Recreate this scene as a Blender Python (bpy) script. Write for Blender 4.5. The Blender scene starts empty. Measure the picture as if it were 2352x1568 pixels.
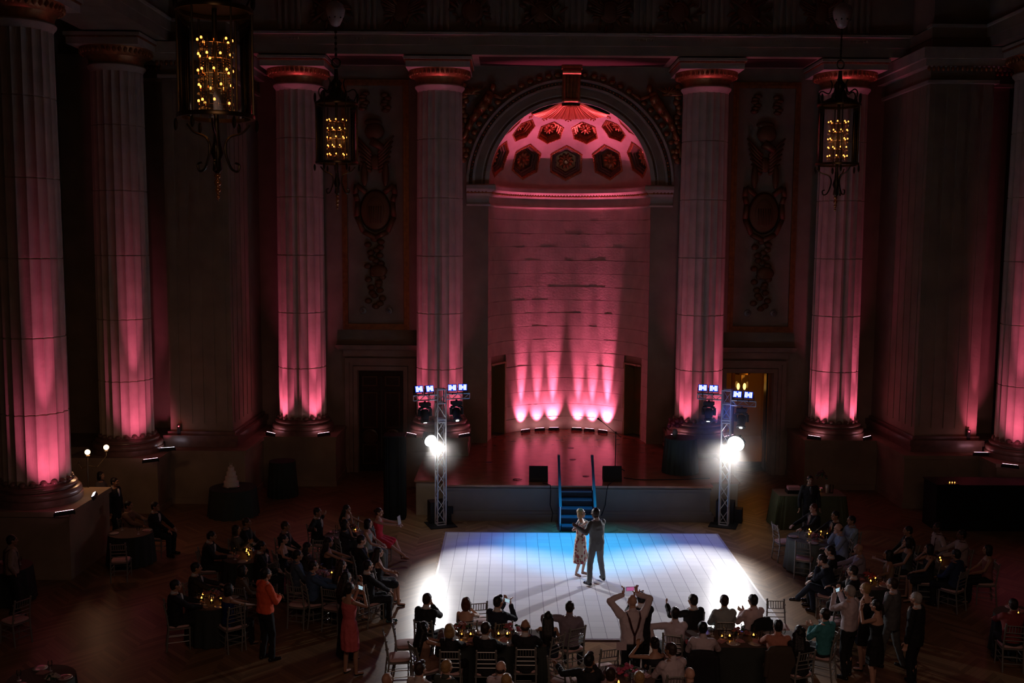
import bpy, bmesh, math, random
from mathutils import Vector, Matrix, Euler
R = random.Random(7)
PI = math.pi
scene = bpy.context.scene
COL = scene.collection

# ------------------------------------------------------------------ camera
CF, CP, CR, CH, CY = 2310.0, .0975, .0070, 7.85, .0015
_F = Vector((math.sin(CY)*math.cos(CP), math.cos(CY)*math.cos(CP), -math.sin(CP)))
_r0 = Vector((math.cos(CY), -math.sin(CY), 0)); _u0 = _r0.cross(_F)
_r = _r0*math.cos(CR)+_u0*math.sin(CR); _u = _u0*math.cos(CR)-_r0*math.sin(CR)
cam_d = bpy.data.cameras.new('camera'); cam = bpy.data.objects.new('camera', cam_d); COL.objects.link(cam)
cam_d.sensor_width = 36; cam_d.lens = CF/2352*36; cam_d.clip_end = 200; cam_d.clip_start = .05
m = Matrix((_r, _u, -_F)).transposed().to_4x4(); m.translation = Vector((0, 0, CH)); cam.matrix_world = m
scene.camera = cam

def on_z(px, py, z=0.0):
    """survey: where the line of sight through a photo point meets height z"""
    d = _F+_r*((px-1176)/CF)+_u*((784-py)/CF); t = (z-CH)/d.z
    return Vector((d.x*t, d.y*t, z))
def on_y(px, py, y):
    d = _F+_r*((px-1176)/CF)+_u*((784-py)/CF); t = y/d.y
    return Vector((d.x*t, y, CH+d.z*t))

# ------------------------------------------------------------------ materials
MATS = {}
def mat(name, col, rough=.6, metal=0, emit=None, es=0, spec=.5, trans=0, ior=1.45, bump=0, bscale=20, var=0, vscale=3, coat=0, alpha=1):
    if name in MATS: return MATS[name]
    M = bpy.data.materials.new(name); M.use_nodes = True; nt = M.node_tree; b = nt.nodes['Principled BSDF']
    b.inputs['Base Color'].default_value = (*col, 1); b.inputs['Roughness'].default_value = rough
    b.inputs['Metallic'].default_value = metal; b.inputs['Specular IOR Level'].default_value = spec
    b.inputs['Transmission Weight'].default_value = trans; b.inputs['IOR'].default_value = ior
    b.inputs['Coat Weight'].default_value = coat; b.inputs['Alpha'].default_value = alpha
    if emit: b.inputs['Emission Color'].default_value = (*emit, 1); b.inputs['Emission Strength'].default_value = es
    if var or bump:
        tc = nt.nodes.new('ShaderNodeTexCoord')
    if var:
        n = nt.nodes.new('ShaderNodeTexNoise'); n.inputs['Scale'].default_value = vscale; n.inputs['Detail'].default_value = 6
        nt.links.new(tc.outputs['Object'], n.inputs['Vector'])
        mr = nt.nodes.new('ShaderNodeMapRange'); mr.inputs[1].default_value = .3; mr.inputs[2].default_value = .7
        mr.inputs[3].default_value = 1-var; mr.inputs[4].default_value = 1+var
        nt.links.new(n.outputs['Fac'], mr.inputs[0])
        mx = nt.nodes.new('ShaderNodeVectorMath'); mx.operation = 'SCALE'; mx.inputs[0].default_value = col
        nt.links.new(mr.outputs[0], mx.inputs['Scale']); nt.links.new(mx.outputs[0], b.inputs['Base Color'])
    if bump:
        n2 = nt.nodes.new('ShaderNodeTexNoise'); n2.inputs['Scale'].default_value = bscale; n2.inputs['Detail'].default_value = 4
        nt.links.new(tc.outputs['Object'], n2.inputs['Vector'])
        bp = nt.nodes.new('ShaderNodeBump'); bp.inputs['Strength'].default_value = bump; bp.inputs['Distance'].default_value = .02
        nt.links.new(n2.outputs['Fac'], bp.inputs['Height']); nt.links.new(bp.outputs[0], b.inputs['Normal'])
    MATS[name] = M; return M
def emitter(name, col, s):
    if name in MATS: return MATS[name]
    M = bpy.data.materials.new(name); M.use_nodes = True; nt = M.node_tree; nt.nodes.clear()
    e = nt.nodes.new('ShaderNodeEmission'); e.inputs[0].default_value = (*col, 1); e.inputs[1].default_value = s
    o = nt.nodes.new('ShaderNodeOutputMaterial'); nt.links.new(e.outputs[0], o.inputs[0]); MATS[name] = M; return M

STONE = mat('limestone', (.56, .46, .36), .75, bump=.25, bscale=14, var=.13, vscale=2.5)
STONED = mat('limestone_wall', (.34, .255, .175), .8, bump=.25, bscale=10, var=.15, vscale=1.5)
PODM = mat('podium_stone', (.34, .26, .18), .6, bump=.2, bscale=6, var=.2, vscale=1.3)
BASEM = mat('dark_marble_base', (.22, .13, .10), .28, var=.2, vscale=5)
GOLD = mat('gilded_plaster', (.42, .17, .06), .38, metal=.55, bump=.2, bscale=30, var=.25, vscale=8)
BRONZE = mat('dark_bronze', (.10, .075, .045), .35, metal=.9)
BRASS = mat('aged_brass', (.20, .13, .06), .3, metal=1)
BLACK = mat('black_finish', (.008, .008, .009), .5)
ALU = mat('truss_aluminium', (.78, .78, .80), .38, metal=.6)

# ------------------------------------------------------------------ mesh builder
class MB:
    def __init__(s): s.v = []; s.f = []; s.mi = []; s.cur = 0
    def add(s, vs, fs):
        o = len(s.v); s.v.extend([tuple(v) for v in vs]); s.f.extend([tuple(i+o for i in f) for f in fs]); s.mi.extend([s.cur]*len(fs)); return s
    def box(s, x0, x1, y0, y1, z0, z1):
        return s.add([(x0,y0,z0),(x1,y0,z0),(x1,y1,z0),(x0,y1,z0),(x0,y0,z1),(x1,y0,z1),(x1,y1,z1),(x0,y1,z1)],
                     [(0,3,2,1),(4,5,6,7),(0,1,5,4),(1,2,6,5),(2,3,7,6),(3,0,4,7)])
    def obox(s, c, sx, sy, sz, M=None):
        M = M or Matrix.Identity(3); c = Vector(c)
        vs = [c+M@Vector((a*sx/2, b*sy/2, d*sz/2)) for d in (-1,1) for a, b in ((-1,-1),(1,-1),(1,1),(-1,1))]
        return s.add(vs, [(0,3,2,1),(4,5,6,7),(0,1,5,4),(1,2,6,5),(2,3,7,6),(3,0,4,7)])
    def lathe(s, prof, c=(0,0,0), n=24, caps=True, ax=None):
        """prof: [(r,z)...] bottom to top"""
        c = Vector(c); M = ax or Matrix.Identity(3); vs = []; fs = []
        for r, z in prof:
            for i in range(n):
                a = 2*PI*i/n; vs.append(c+M@Vector((r*math.cos(a), r*math.sin(a), z)))
        for k in range(len(prof)-1):
            for i in range(n):
                j = (i+1) % n; fs.append((k*n+i, k*n+j, (k+1)*n+j, (k+1)*n+i))
        if caps:
            fs.append(tuple(range(n-1, -1, -1))); fs.append(tuple(range((len(prof)-1)*n, len(prof)*n)))
        return s.add(vs, fs)
    def tube(s, p, q, r, r2=None, n=8):
        p = Vector(p); q = Vector(q); d = q-p
        if d.length < 1e-6: return s
        M = d.to_track_quat('Z', 'Y').to_matrix()
        return s.lathe([(r, 0), (r if r2 is None else r2, d.length)], p, n, True, M)
    def path(s, pts, r, n=6):
        for a, b in zip(pts[:-1], pts[1:]): s.tube(a, b, r, n=n)
        return s
    def curve(s, pts, r, n=6, sub=5):
        P = [Vector(p) for p in pts]; P = [P[0]*2-P[1]]+P+[P[-1]*2-P[-2]]; out = []
        for i in range(1, len(P)-2):
            for k in range(sub):
                t = k/sub; a, b, c, d = P[i-1:i+3]
                out.append(.5*((2*b)+(c-a)*t+(2*a-5*b+4*c-d)*t*t+(3*b-a-3*c+d)*t**3))
        out.append(P[-2])
        return s.path(out, r, n)
    def ball(s, c, r, n=10, m_=None, M=None):
        m_ = m_ or max(4, n*2//3)
        rr = r if hasattr(r, '__len__') else (r, r, r); c = Vector(c); M = M or Matrix.Identity(3)
        vs = [c+M@Vector((0, 0, -rr[2]))]; fs = []
        for k in range(1, m_):
            t = -PI/2+PI*k/m_
            for i in range(n):
                a = 2*PI*i/n; vs.append(c+M@Vector((rr[0]*math.cos(t)*math.cos(a), rr[1]*math.cos(t)*math.sin(a), rr[2]*math.sin(t))))
        vs.append(c+M@Vector((0, 0, rr[2])))
        for i in range(n):
            j = (i+1) % n; fs.append((0, 1+j, 1+i))
            for k in range(m_-2): fs.append((1+k*n+i, 1+k*n+j, 1+(k+1)*n+j, 1+(k+1)*n+i))
            fs.append((1+(m_-2)*n+i, 1+(m_-2)*n+j, len(vs)-1))
        return s.add(vs, fs)
    def prism(s, poly, z0, z1):
        n = len(poly); vs = [(x, y, z0) for x, y in poly]+[(x, y, z1) for x, y in poly]
        fs = [tuple(range(n-1, -1, -1)), tuple(range(n, 2*n))]+[(i, (i+1) % n, n+(i+1) % n, n+i) for i in range(n)]
        return s.add(vs, fs)
    def rings(s, rings, close=True, caps=True):
        n = len(rings[0]); vs = [v for r in rings for v in r]; fs = []
        for k in range(len(rings)-1):
            for i in range(n if close else n-1):
                j = (i+1) % n; fs.append((k*n+i, k*n+j, (k+1)*n+j, (k+1)*n+i))
        if caps: fs.append(tuple(range(n-1, -1, -1))); fs.append(tuple(range((len(rings)-1)*n, len(rings)*n)))
        return s.add(vs, fs)
    def mesh(s, name, mats, smooth=False, ang=None):
        me = bpy.data.meshes.new(name); me.from_pydata(s.v, [], s.f)
        for m_ in (mats if isinstance(mats, (list, tuple)) else [mats]): me.materials.append(m_)
        if max(s.mi, default=0): me.polygons.foreach_set('material_index', s.mi)
        if smooth: me.shade_smooth()
        if ang: me.set_sharp_from_angle(angle=math.radians(ang))
        me.update(); return me
    def build(s, name, mats, parent=None, smooth=False, ang=None, loc=None, rotz=0):
        o = bpy.data.objects.new(name, s.mesh(name, mats, smooth, ang)); COL.objects.link(o)
        if parent is not None: o.parent = parent
        if loc is not None: o.location = loc
        if rotz: o.rotation_euler = (0, 0, rotz)
        return o

def tag(o, label=None, cat=None, group=None, kind=None):
    if label: o['label'] = label
    if cat: o['category'] = cat
    if group: o['group'] = group
    if kind: o['kind'] = kind
    return o
def empty(name, loc, rz=0, label=None, cat=None, group=None):
    o = bpy.data.objects.new(name, None); COL.objects.link(o); o.location = loc; o.rotation_euler = (0, 0, rz); o.empty_display_size = .1
    return tag(o, label, cat, group)
def struct(o): o['kind'] = 'structure'; return o
def kids(o): return [c for c in COL.objects if c.parent == o]
KIDS = {}
def proto_kids(root):
    """remember a prototype's tree once so that copying is quick"""
    t = [(c, [(g, []) for g in c.children]) for c in root.children]; KIDS[root.name] = t; return t
def dup(root, loc, rz=0, label=None, cat=None, group=None, scale=None):
    r = root.copy(); COL.objects.link(r); r.location = loc; r.rotation_euler = (0, 0, rz)
    if scale: r.scale = (scale,)*3
    if label: r['label'] = label
    if cat: r['category'] = cat
    if group: r['group'] = group
    for c, gs in KIDS.get(root.name, []):
        cc = c.copy(); COL.objects.link(cc); cc.parent = r
        for g, _ in gs:
            gg = g.copy(); COL.objects.link(gg); gg.parent = cc
    return r
def light(kind, name, loc, col, power, target=None, size=None, angle=None, blend=.5, radius=.05, sy=None, spread=None):
    d = bpy.data.lights.new(name, kind); d.color = col; d.energy = power
    if kind == 'SPOT': d.spot_size = math.radians(angle); d.spot_blend = blend; d.shadow_soft_size = radius
    elif kind == 'POINT': d.shadow_soft_size = radius
    elif kind == 'AREA':
        d.size = size
        if sy: d.shape = 'RECTANGLE'; d.size_y = sy
        if spread: d.spread = math.radians(spread)
    o = bpy.data.objects.new(name, d); COL.objects.link(o); o.location = loc
    if target is not None: o.rotation_euler = (Vector(target)-Vector(loc)).to_track_quat('-Z', 'Y').to_euler()
    return o
# ------------------------------------------------------------------ the hall
YS1, YS2, YS3 = 29.6, 23.85, 18.1
X0 = 1.95; YP = 31.86; YA = 32.9; YW = 33.97; ZP = 1.62; ZS = 1.03; ZC = 13.65; NR = 2.72; ZN = 9.8

def parquet():
    M = bpy.data.materials.new('parquet'); M.use_nodes = True; nt = M.node_tree; b = nt.nodes['Principled BSDF']; L = nt.links
    tc = nt.nodes.new('ShaderNodeTexCoord'); sp = nt.nodes.new('ShaderNodeSeparateXYZ'); L.new(tc.outputs['Object'], sp.inputs[0])
    def mth(op, a, b_=None, c=None):
        n = nt.nodes.new('ShaderNodeMath'); n.operation = op
        for i, v in enumerate((a, b_, c)):
            if v is None: continue
            if isinstance(v, (int, float)): n.inputs[i].default_value = v
            else: L.new(v, n.inputs[i])
        return n.outputs[0]
    # chevron strips .6 m wide, boards .09 m
    tri = mth('ABSOLUTE', mth('SUBTRACT', mth('FRACT', mth('MULTIPLY', sp.outputs[0], 1/1.2)), .5))
    v = mth('ADD', mth('MULTIPLY', sp.outputs[1], 1/.13), mth('MULTIPLY', tri, 1.2/.13))
    cell = mth('FLOOR', v); fr = mth('FRACT', v)
    strip = mth('FLOOR', mth('MULTIPLY', sp.outputs[0], 1/.6))
    cb = nt.nodes.new('ShaderNodeCombineXYZ'); L.new(cell, cb.inputs[0]); L.new(strip, cb.inputs[1])
    wn = nt.nodes.new('ShaderNodeTexWhiteNoise'); L.new(cb.outputs[0], wn.inputs['Vector'])
    gap = mth('MULTIPLY', mth('LESS_THAN', fr, .06), .5)
    nz = nt.nodes.new('ShaderNodeTexNoise'); nz.inputs['Scale'].default_value = .7; L.new(tc.outputs['Object'], nz.inputs['Vector'])
    k = mth('SUBTRACT', mth('ADD', mth('MULTIPLY', wn.outputs['Value'], .5), mth('MULTIPLY', nz.outputs['Fac'], .6)), gap)
    cr = nt.nodes.new('ShaderNodeValToRGB'); cr.color_ramp.elements[0].color = (.10, .05, .025, 1); cr.color_ramp.elements[1].color = (.38, .22, .11, 1)
    L.new(k, cr.inputs[0]); L.new(cr.outputs[0], b.inputs['Base Color'])
    b.inputs['Roughness'].default_value = .36; b.inputs['Specular IOR Level'].default_value = .16
    return M
PARQ = parquet()
def tiles(name, col, size, gapw, dark, rough, wob=0, spec=.5):
    M = bpy.data.materials.new(name); M.use_nodes = True; nt = M.node_tree; b = nt.nodes['Principled BSDF']; L = nt.links
    tc = nt.nodes.new('ShaderNodeTexCoord'); sp = nt.nodes.new('ShaderNodeSeparateXYZ'); L.new(tc.outputs['Object'], sp.inputs[0])
    def mth(op, a, b_=None):
        n = nt.nodes.new('ShaderNodeMath'); n.operation = op
        for i, v in enumerate((a, b_)):
            if v is None: continue
            if isinstance(v, (int, float)): n.inputs[i].default_value = v
            else: L.new(v, n.inputs[i])
        return n.outputs[0]
    lx, ly = [mth('ABSOLUTE', mth('SUBTRACT', mth('FRACT', mth('ADD', mth('DIVIDE', sp.outputs[i], size), .5)), .5)) for i in (0, 1)]
    line = mth('MAXIMUM', mth('LESS_THAN', lx, gapw/size), mth('MULTIPLY', mth('LESS_THAN', ly, gapw*.8/size), .5))
    cb = nt.nodes.new('ShaderNodeCombineXYZ'); L.new(mth('FLOOR', mth('DIVIDE', sp.outputs[0], size)), cb.inputs[0]); L.new(mth('FLOOR', mth('DIVIDE', sp.outputs[1], size)), cb.inputs[1])
    wn = nt.nodes.new('ShaderNodeTexWhiteNoise'); L.new(cb.outputs[0], wn.inputs['Vector'])
    k = mth('ADD', mth('MULTIPLY', wn.outputs['Value'], .08), .94)
    sc = nt.nodes.new('ShaderNodeVectorMath'); sc.operation = 'SCALE'; sc.inputs[0].default_value = col; L.new(k, sc.inputs['Scale'])
    mxn = nt.nodes.new('ShaderNodeMix'); mxn.data_type = 'RGBA'; L.new(line, mxn.inputs[0]); L.new(sc.outputs[0], mxn.inputs[6]); mxn.inputs[7].default_value = (*dark, 1)
    L.new(mxn.outputs[2], b.inputs['Base Color']); b.inputs['Roughness'].default_value = rough; b.inputs['Specular IOR Level'].default_value = spec
    n = nt.nodes.new('ShaderNodeTexNoise'); n.inputs['Scale'].default_value = 2.2; n.inputs['Detail'].default_value = 2; L.new(tc.outputs['Object'], n.inputs['Vector'])
    bp = nt.nodes.new('ShaderNodeBump'); bp.inputs['Strength'].default_value = wob; bp.inputs['Distance'].default_value = .02; L.new(n.outputs['Fac'], bp.inputs['Height']); L.new(bp.outputs[0], b.inputs['Normal'])
    return M

# floor, stage ---------------------------------------------------------------
struct(MB().box(-19, 23, 2, 36, -.2, 0).build('floor', PARQ))
STAGEM = mat('stage_boards', (.30, .12, .07), .20, var=.15, vscale=3)
STAGEF = mat('stage_front_paint', (.19, .165, .145), .6, var=.05)
s = empty('stage_platform', (X0, 28, 0), 0, 'low stone stage platform with a moulded grey front and red-brown boards, between the lighting towers', 'stage')
b = MB(); b.box(-3.75, 3.75, 0, .5, .22, .98); b.box(-3.85, 3.85, -.1, .5, 0, .2); b.box(-3.8, 3.8, -.05, .5, .2, .28); b.box(-3.78, 3.78, -.03, .5, .88, .93)
b.build('front_riser', STAGEF, s)
b = MB(); b.box(-4.65, 4.65, .5, 3.86, 0, .98); b.build('wing_riser', PODM, s)
b = MB(); pl = [(-3.82, -.06), (3.82, -.06), (3.82, .45), (4.7, .45), (4.7, 3.86), (3.3, 3.86), (3.3, 5.97)]
pl += [(2.72*math.cos(a), 5.97+2.72*math.sin(a)) for a in [PI*i/24 for i in range(25)]]
pl += [(-3.3, 5.97), (-3.3, 3.86), (-4.7, 3.86), (-4.7, .45), (-3.82, .45)]
b.prism(pl, .98, 1.03); b.build('stage_floor', STAGEM, s)
MB().box(-3.3, 3.3, 3.86, 8.8, 0, .975).build('core', PODM, s)
for x, y in ((.05, 3.4), (.3, 1.1), (-2.6, 2.9), (.1, 5.2)): MB().lathe([(.1, 1.031), (.1, 1.036)], (x, y, 0), 16).build('floor_socket', BLACK, s)

# podiums under the colonnade (left is mirrored from right)
def mx(side, pts): return [(X0+side*x, y) for x, y in (pts if side > 0 else pts[::-1])]
for side, nm in ((-1, 'left'), (1, 'right')):
    P = [(7.55, YP), (9.87, YP), (9.87, 29.6), (12.1, 29.6), (12.1, 28.5), (14.6, 28.5), (14.6, 30), (16.5, 30), (16.5, 36), (7.55, 36)]
    b = MB(); b.prism(mx(side, P), 0, 1.5)
    P2 = [(7.52, YP-.04), (9.83, YP-.04), (9.83, 29.56), (12.05, 29.56), (12.05, 28.46), (14.65, 28.46), (14.65, 29.96), (16.5, 29.96), (16.5, 36), (7.52, 36)]
    b.prism(mx(side, P2), 1.5, ZP); b.prism(mx(side, P2), 0, .18)
    struct(b.build('trim_1' if side < 0 else 'trim_2', PODM))
    for yc in (YS2, YS3) if side < 0 else (YS2,):
        b = MB(); b.prism(mx(side, [(12.1, yc-1.15), (14.6, yc-1.15), (14.6, yc+1.15), (12.1, yc+1.15)]), 0, 1.5); b.prism(mx(side, [(12.05, yc-1.2), (14.65, yc-1.2), (14.65, yc+1.2), (12.05, yc+1.2)]), 1.5, ZP)
        struct(b.build('trim_16', PODM))
    # pedestal of the inner column, standing against the stage
    b = MB(); xa, xb = (X0-5.35, X0-3.3) if side < 0 else (X0+3.3, X0+5.35)
    b.box(xa, xb, YP, YW+.3, 0, 1.5); b.box(xa-.03, xb+.03, YP-.04, YW+.3, 1.5, ZP); b.box(xa-.03, xb+.03, YP-.04, YW+.3, ZS, ZS+.12)
    struct(b.build('trim_3' if side < 0 else 'trim_4', PODM))

# columns ---------------------------------------------------------------------
def flute_ring(r, z, n=20, sub=6, depth=.055):
    out = []
    for i in range(n):
        for k in range(sub):
            t = k/sub; a = 2*PI*(i+t)/n
            rr = r-depth*math.sin(PI*t)**.8 if k else r
            out.append((rr*math.cos(a), rr*math.sin(a), z))
    return out
def column_meshes():
    b = MB(); rg = []
    H0, H1 = .50, 11.02
    joints = [2.15, 3.95, 5.8, 7.65, 9.5]
    zs = sorted([H0, H0+.02, H1]+[1+i*1.0 for i in range(10)]+[j+d for j in joints for d in (-.02, -.008, .008, .02)])
    for z in zs:
        t = (z-H0)/(H1-H0); r = .765-.045*t**1.6
        jd = any(abs(z-j) < .01 for j in joints)
        rg.append(flute_ring(r-(.022 if jd else 0), z, depth=.055))
    b.rings(rg); shaft = b.mesh('shaft', STONE)
    b = MB()  # scalloped stop, apophyge and torus base
    b.lathe([(1.02, 0), (1.02, .14), (.99, .16)], n=48)
    b.lathe([(.97, .14), (.985, .17), (1.0, .22), (.985, .28), (.95, .31), (.88, .325), (.875, .355), (.90, .37), (.905, .40), (.885, .43), (.82, .445), (.80, .47), (.80, .50)], n=48)
    base = b.mesh('column_base', BASEM, True, 50)
    b = MB()
    for i in range(20):
        a = 2*PI*(i+.5)/20; b.ball((.752*math.cos(a), .752*math.sin(a), .505), (.085, .085, .07), 10, 7)
    stop = b.mesh('flute_stop', BASEM, True)
    b = MB()
    b.lathe([(.715, 11.0), (.73, 11.05), (.79, 11.12), (.80, 11.16), (.775, 11.20)], n=48)
    neck = b.mesh('necking', STONE, True, 40)
    b = MB(); b.lathe([(.74, 11.2), (.76, 11.34), (.82, 11.42), (.83, 11.45)], n=48); frieze = b.mesh('capital_neck', GOLD, True, 40)
    b = MB(); b.lathe([(.83, 11.42), (.90, 11.48), (.96, 11.58), (.99, 11.66)], n=48)
    for i in range(40):
        a = 2*PI*i/40; b.ball((.95*math.cos(a), .95*math.sin(a), 11.55), (.055, .055, .085), 7, 5)
    ech = b.mesh('echinus', GOLD, True, 40)
    b = MB(); b.box(-1.0, 1.0, -1.0, 1.0, 11.66, 11.84); b.box(-1.06, 1.06, -1.06, 1.06, 11.89, 11.98)
    ab = b.mesh('abacus', STONE)
    b = MB(); b.box(-1.02, 1.02, -1.02, 1.02, 11.84, 11.89)
    for i in range(40):
        for sx in (-1, 1):
            t = -1+2*(i+.5)/40
            b.ball((t, sx*1.03, 11.865), .024, 6, 4); b.ball((sx*1.03, t, 11.865), .024, 6, 4)
    bead = b.mesh('bead_band', GOLD, True, 40)
    return [('shaft', shaft), ('column_base', base), ('flute_stop', stop), ('necking', neck), ('capital_neck', frieze), ('echinus', ech), ('abacus', ab), ('bead_band', bead)]
CM = column_meshes()
YS1, YS2, YS3 = 29.6, 23.85, 18.1
cols = [(-8.8, YA, 'fluted stone column at the far left of the end wall, beside the dark panelled door'), (-4.27, YA, 'fluted stone column just left of the niche, behind the left lighting tower'),
        (4.27, YA, 'fluted stone column just right of the niche, behind the skirted table on the stage'), (8.72, YA, 'fluted stone column right of the open lit doorway'),
        (-13.35, YS2, 'nearest fluted column of the left aisle, beside the globe candelabrum'), (-13.35, YS1, 'second fluted column of the left aisle, brightly lit near its foot'),
        (13.35, YS1, 'fluted column of the right aisle, cut by the right edge of the photo')]
for x, y, lb in cols:
    t = empty('fluted_column', (X0+x, y, ZP), PI/20, lb, 'column')
    for n, me in CM:
        o = bpy.data.objects.new(n, me); COL.objects.link(o); o.parent = t
        if n in ('abacus', 'bead_band'): o.rotation_euler.z = -PI/20

# back wall with door openings and arched niche opening --------------------------
def arc_pts(r, n=32): return [(r*math.cos(PI*i/n), ZN+r*math.sin(PI*i/n)) for i in range(n+1)]
b = MB()
DL = (-7.12, -5.6); DR = (5.42, 6.98); DH = 3.5      # doorways relative to the axis
def wallbox(xa, xb, za, zb): b.box(X0+xa, X0+xb, YW, YW+.45, za, zb)
wallbox(-10.5, DL[0], 0, ZC+.2); wallbox(DL[0], DL[1], DH, ZC+.2); wallbox(DL[1], -NR, 0, ZC+.2)
wallbox(NR, DR[0], 0, ZC+.2); wallbox(DR[0], DR[1], DH, ZC+.2); wallbox(DR[1], 10.5, 0, ZC+.2)
A = arc_pts(NR)
for (xa, za), (xb, zb) in zip(A[:-1], A[1:]):
    b.add([(X0+xb, YW, zb), (X0+xa, YW, za), (X0+xa, YW, ZC+.2), (X0+xb, YW, ZC+.2), (X0+xb, YW+.45, zb), (X0+xa, YW+.45, za), (X0+xa, YW+.45, ZC+.2), (X0+xb, YW+.45, ZC+.2)],
          [(0,1,2,3),(7,6,5,4),(0,4,5,1),(3,2,6,7)])
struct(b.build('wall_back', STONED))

# niche: curved wall of slightly uneven ashlar courses with two side openings
b = MB(); ZT = 9.15; nc = 17; ch = (ZT-ZS)/nc; OPN = ((16, 39), (141, 164)); OH = ZS+2.62
rr = random.Random(3)
for k in range(nc):
    z0 = ZS+k*ch; z1 = z0+ch; nb = 14; off = .5*(k % 2)
    edges = sorted(set([0, 180]+[e for e in [(i+off)*180/nb for i in range(nb+1)] if 0 < e < 180]))
    if z0 < OH-.05: edges = sorted(set(edges+[16, 39, 141, 164]))
    for e0, e1 in zip(edges[:-1], edges[1:]):
        if z0 < OH-.05 and any(e0 >= a-.01 and e1 <= c+.01 for a, c in OPN): continue
        rj = NR+rr.uniform(-.005, .004); til = rr.uniform(-.002, .002); n = max(1, int((e1-e0)/3)+1)
        cell = rr.random() < .22; vs = []
        for i in range(n+1):
            a = math.radians(e0+(e1-e0)*i/n)
            chip = rr.uniform(0, .02) if cell and 0 < i < n else 0
            for rad, z in ((rj-.0, z0+.004), (rj+til, z1-.004-chip), (rj+.07, z1+.0), (rj+.07, z0)):
                vs.append((X0+rad*math.cos(a), YW+rad*math.sin(a), z))
        fs = []
        for i in range(n):
            o, q = i*4, i*4+4
            fs += [(o, o+1, q+1, q), (o+1, o+2, q+2, q+1), (o+3, o, q, q+3)]
        b.add(vs, fs)
wn = struct(b.build('wall_niche', STONE))
# outer shell behind the ashlar so nothing leaks
b = MB(); ro = NR+.06; vs = []; fs = []
for i in range(61):
    a = PI*i/60
    for z in (ZS, OH, 9.9): vs.append((X0+ro*math.cos(a), YW+ro*math.sin(a), z))
for i in range(60):
    d = (i+.5)*3
    if not any(a < d < c for a, c in OPN): fs.append((i*3, i*3+3, i*3+4, i*3+1))
    fs.append((i*3+1, i*3+4, i*3+5, i*3+2))
b.add(vs, fs); struct(b.build('wall_niche_backing', STONED))
# jambs of the side openings, and dim doors set back in them
OLIVE = mat('painted_jamb', (.30, .24, .10), .6)
for q, (a0, a1) in enumerate(OPN):
    b = MB()
    for a in (a0, a1):
        aa = math.radians(a); c, sn = math.cos(aa), math.sin(aa)
        p0 = Vector((X0+NR*c, YW+NR*sn, 0)); p1 = Vector((X0+(NR+.5)*c, YW+(NR+.5)*sn, 0)); t = Vector((-sn, c, 0))*.04
        b.add([p0-t+Vector((0,0,ZS)), p1-t+Vector((0,0,ZS)), p1+t+Vector((0,0,ZS)), p0+t+Vector((0,0,ZS)), p0-t+Vector((0,0,OH)), p1-t+Vector((0,0,OH)), p1+t+Vector((0,0,OH)), p0+t+Vector((0,0,OH))],
              [(0,3,2,1),(4,5,6,7),(0,1,5,4),(1,2,6,5),(2,3,7,6),(3,0,4,7)])
    A0, A1 = math.radians(a0), math.radians(a1)
    for (ra, rb) in ((NR-.03, NR+.5),):
        v = [(X0+r_*math.cos(a), YW+r_*math.sin(a), z) for z in (OH-.06, OH) for r_, a in ((ra, A0), (rb, A0), (rb, A1), (ra, A1))]
        b.add(v, [(0,3,2,1),(4,5,6,7),(0,1,5,4),(1,2,6,5),(2,3,7,6),(3,0,4,7)])
    v = [(X0+(NR+.5)*math.cos(a), YW+(NR+.5)*math.sin(a), z) for z in (ZS, OH) for a in (A0, A1)]
    b.add(v, [(0, 1, 3, 2)])
    struct(b.build('door_%d' % (q+3), OLIVE))

# niche cornice, swept along wall - niche - wall
def cornice_path(off, n=40, ext=3.45):
    pts = [(X0+ext, YW-off), (X0+NR-off if off < .01 else X0+NR-off, YW-off)]
    pts += [(X0+(NR-off)*math.cos(PI*i/n), YW+(NR-off)*math.sin(PI*i/n)) for i in range(n+1)]
    pts += [(X0-NR+off, YW-off), (X0-ext, YW-off)]
    return pts
def sweep_cornice(b, prof):
    ps = [cornice_path(o) for o, z in prof]; n = len(ps[0]); vs = []; fs = []
    for k, (o, z) in enumerate(prof): vs += [(x, y, z) for x, y in ps[k]]
    for k in range(len(prof)-1):
        for i in range(n-1): fs.append((k*n+i, k*n+i+1, (k+1)*n+i+1, (k+1)*n+i))
    fs.append(tuple(k*n for k in range(len(prof)))); fs.append(tuple(k*n+n-1 for k in range(len(prof)))[::-1])
    b.add(vs, fs)
ct = empty('niche_cornice', (0, 0, 0), 0, 'curved stone cornice with a beaded band running round the niche under the half dome', 'cornice')
b = MB(); sweep_cornice(b, [(-.02, 9.08), (.05, 9.08), (.07, 9.13), (.05, 9.17), (.02, 9.18), (.02, 9.42), (.06, 9.43), (.10, 9.50)]); b.build('lower_moulding', STONE, ct)
b = MB(); sweep_cornice(b, [(.10, 9.54), (.20, 9.60), (.235, 9.64), (.235, 9.76), (.20, 9.80), (-.05, 9.80)]); b.build('shelf', STONE, ct)
b = MB(); sweep_cornice(b, [(-.02, 9.50), (.10, 9.50), (.10, 9.54), (-.02, 9.54)])
for i in range(76):
    a = PI*(i+.5)/76; r_ = NR-.12; b.ball((X0+r_*math.cos(a), YW+r_*math.sin(a), 9.53), (.04, .04, .045), 6, 5)
for sx in (-1, 1):
    for i in range(6): b.ball((X0+sx*(NR+.08+i*.12), YW-.12, 9.53), (.035, .035, .04), 6, 5)
b.build('bead_band', GOLD, ct, smooth=True, ang=50)

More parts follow.
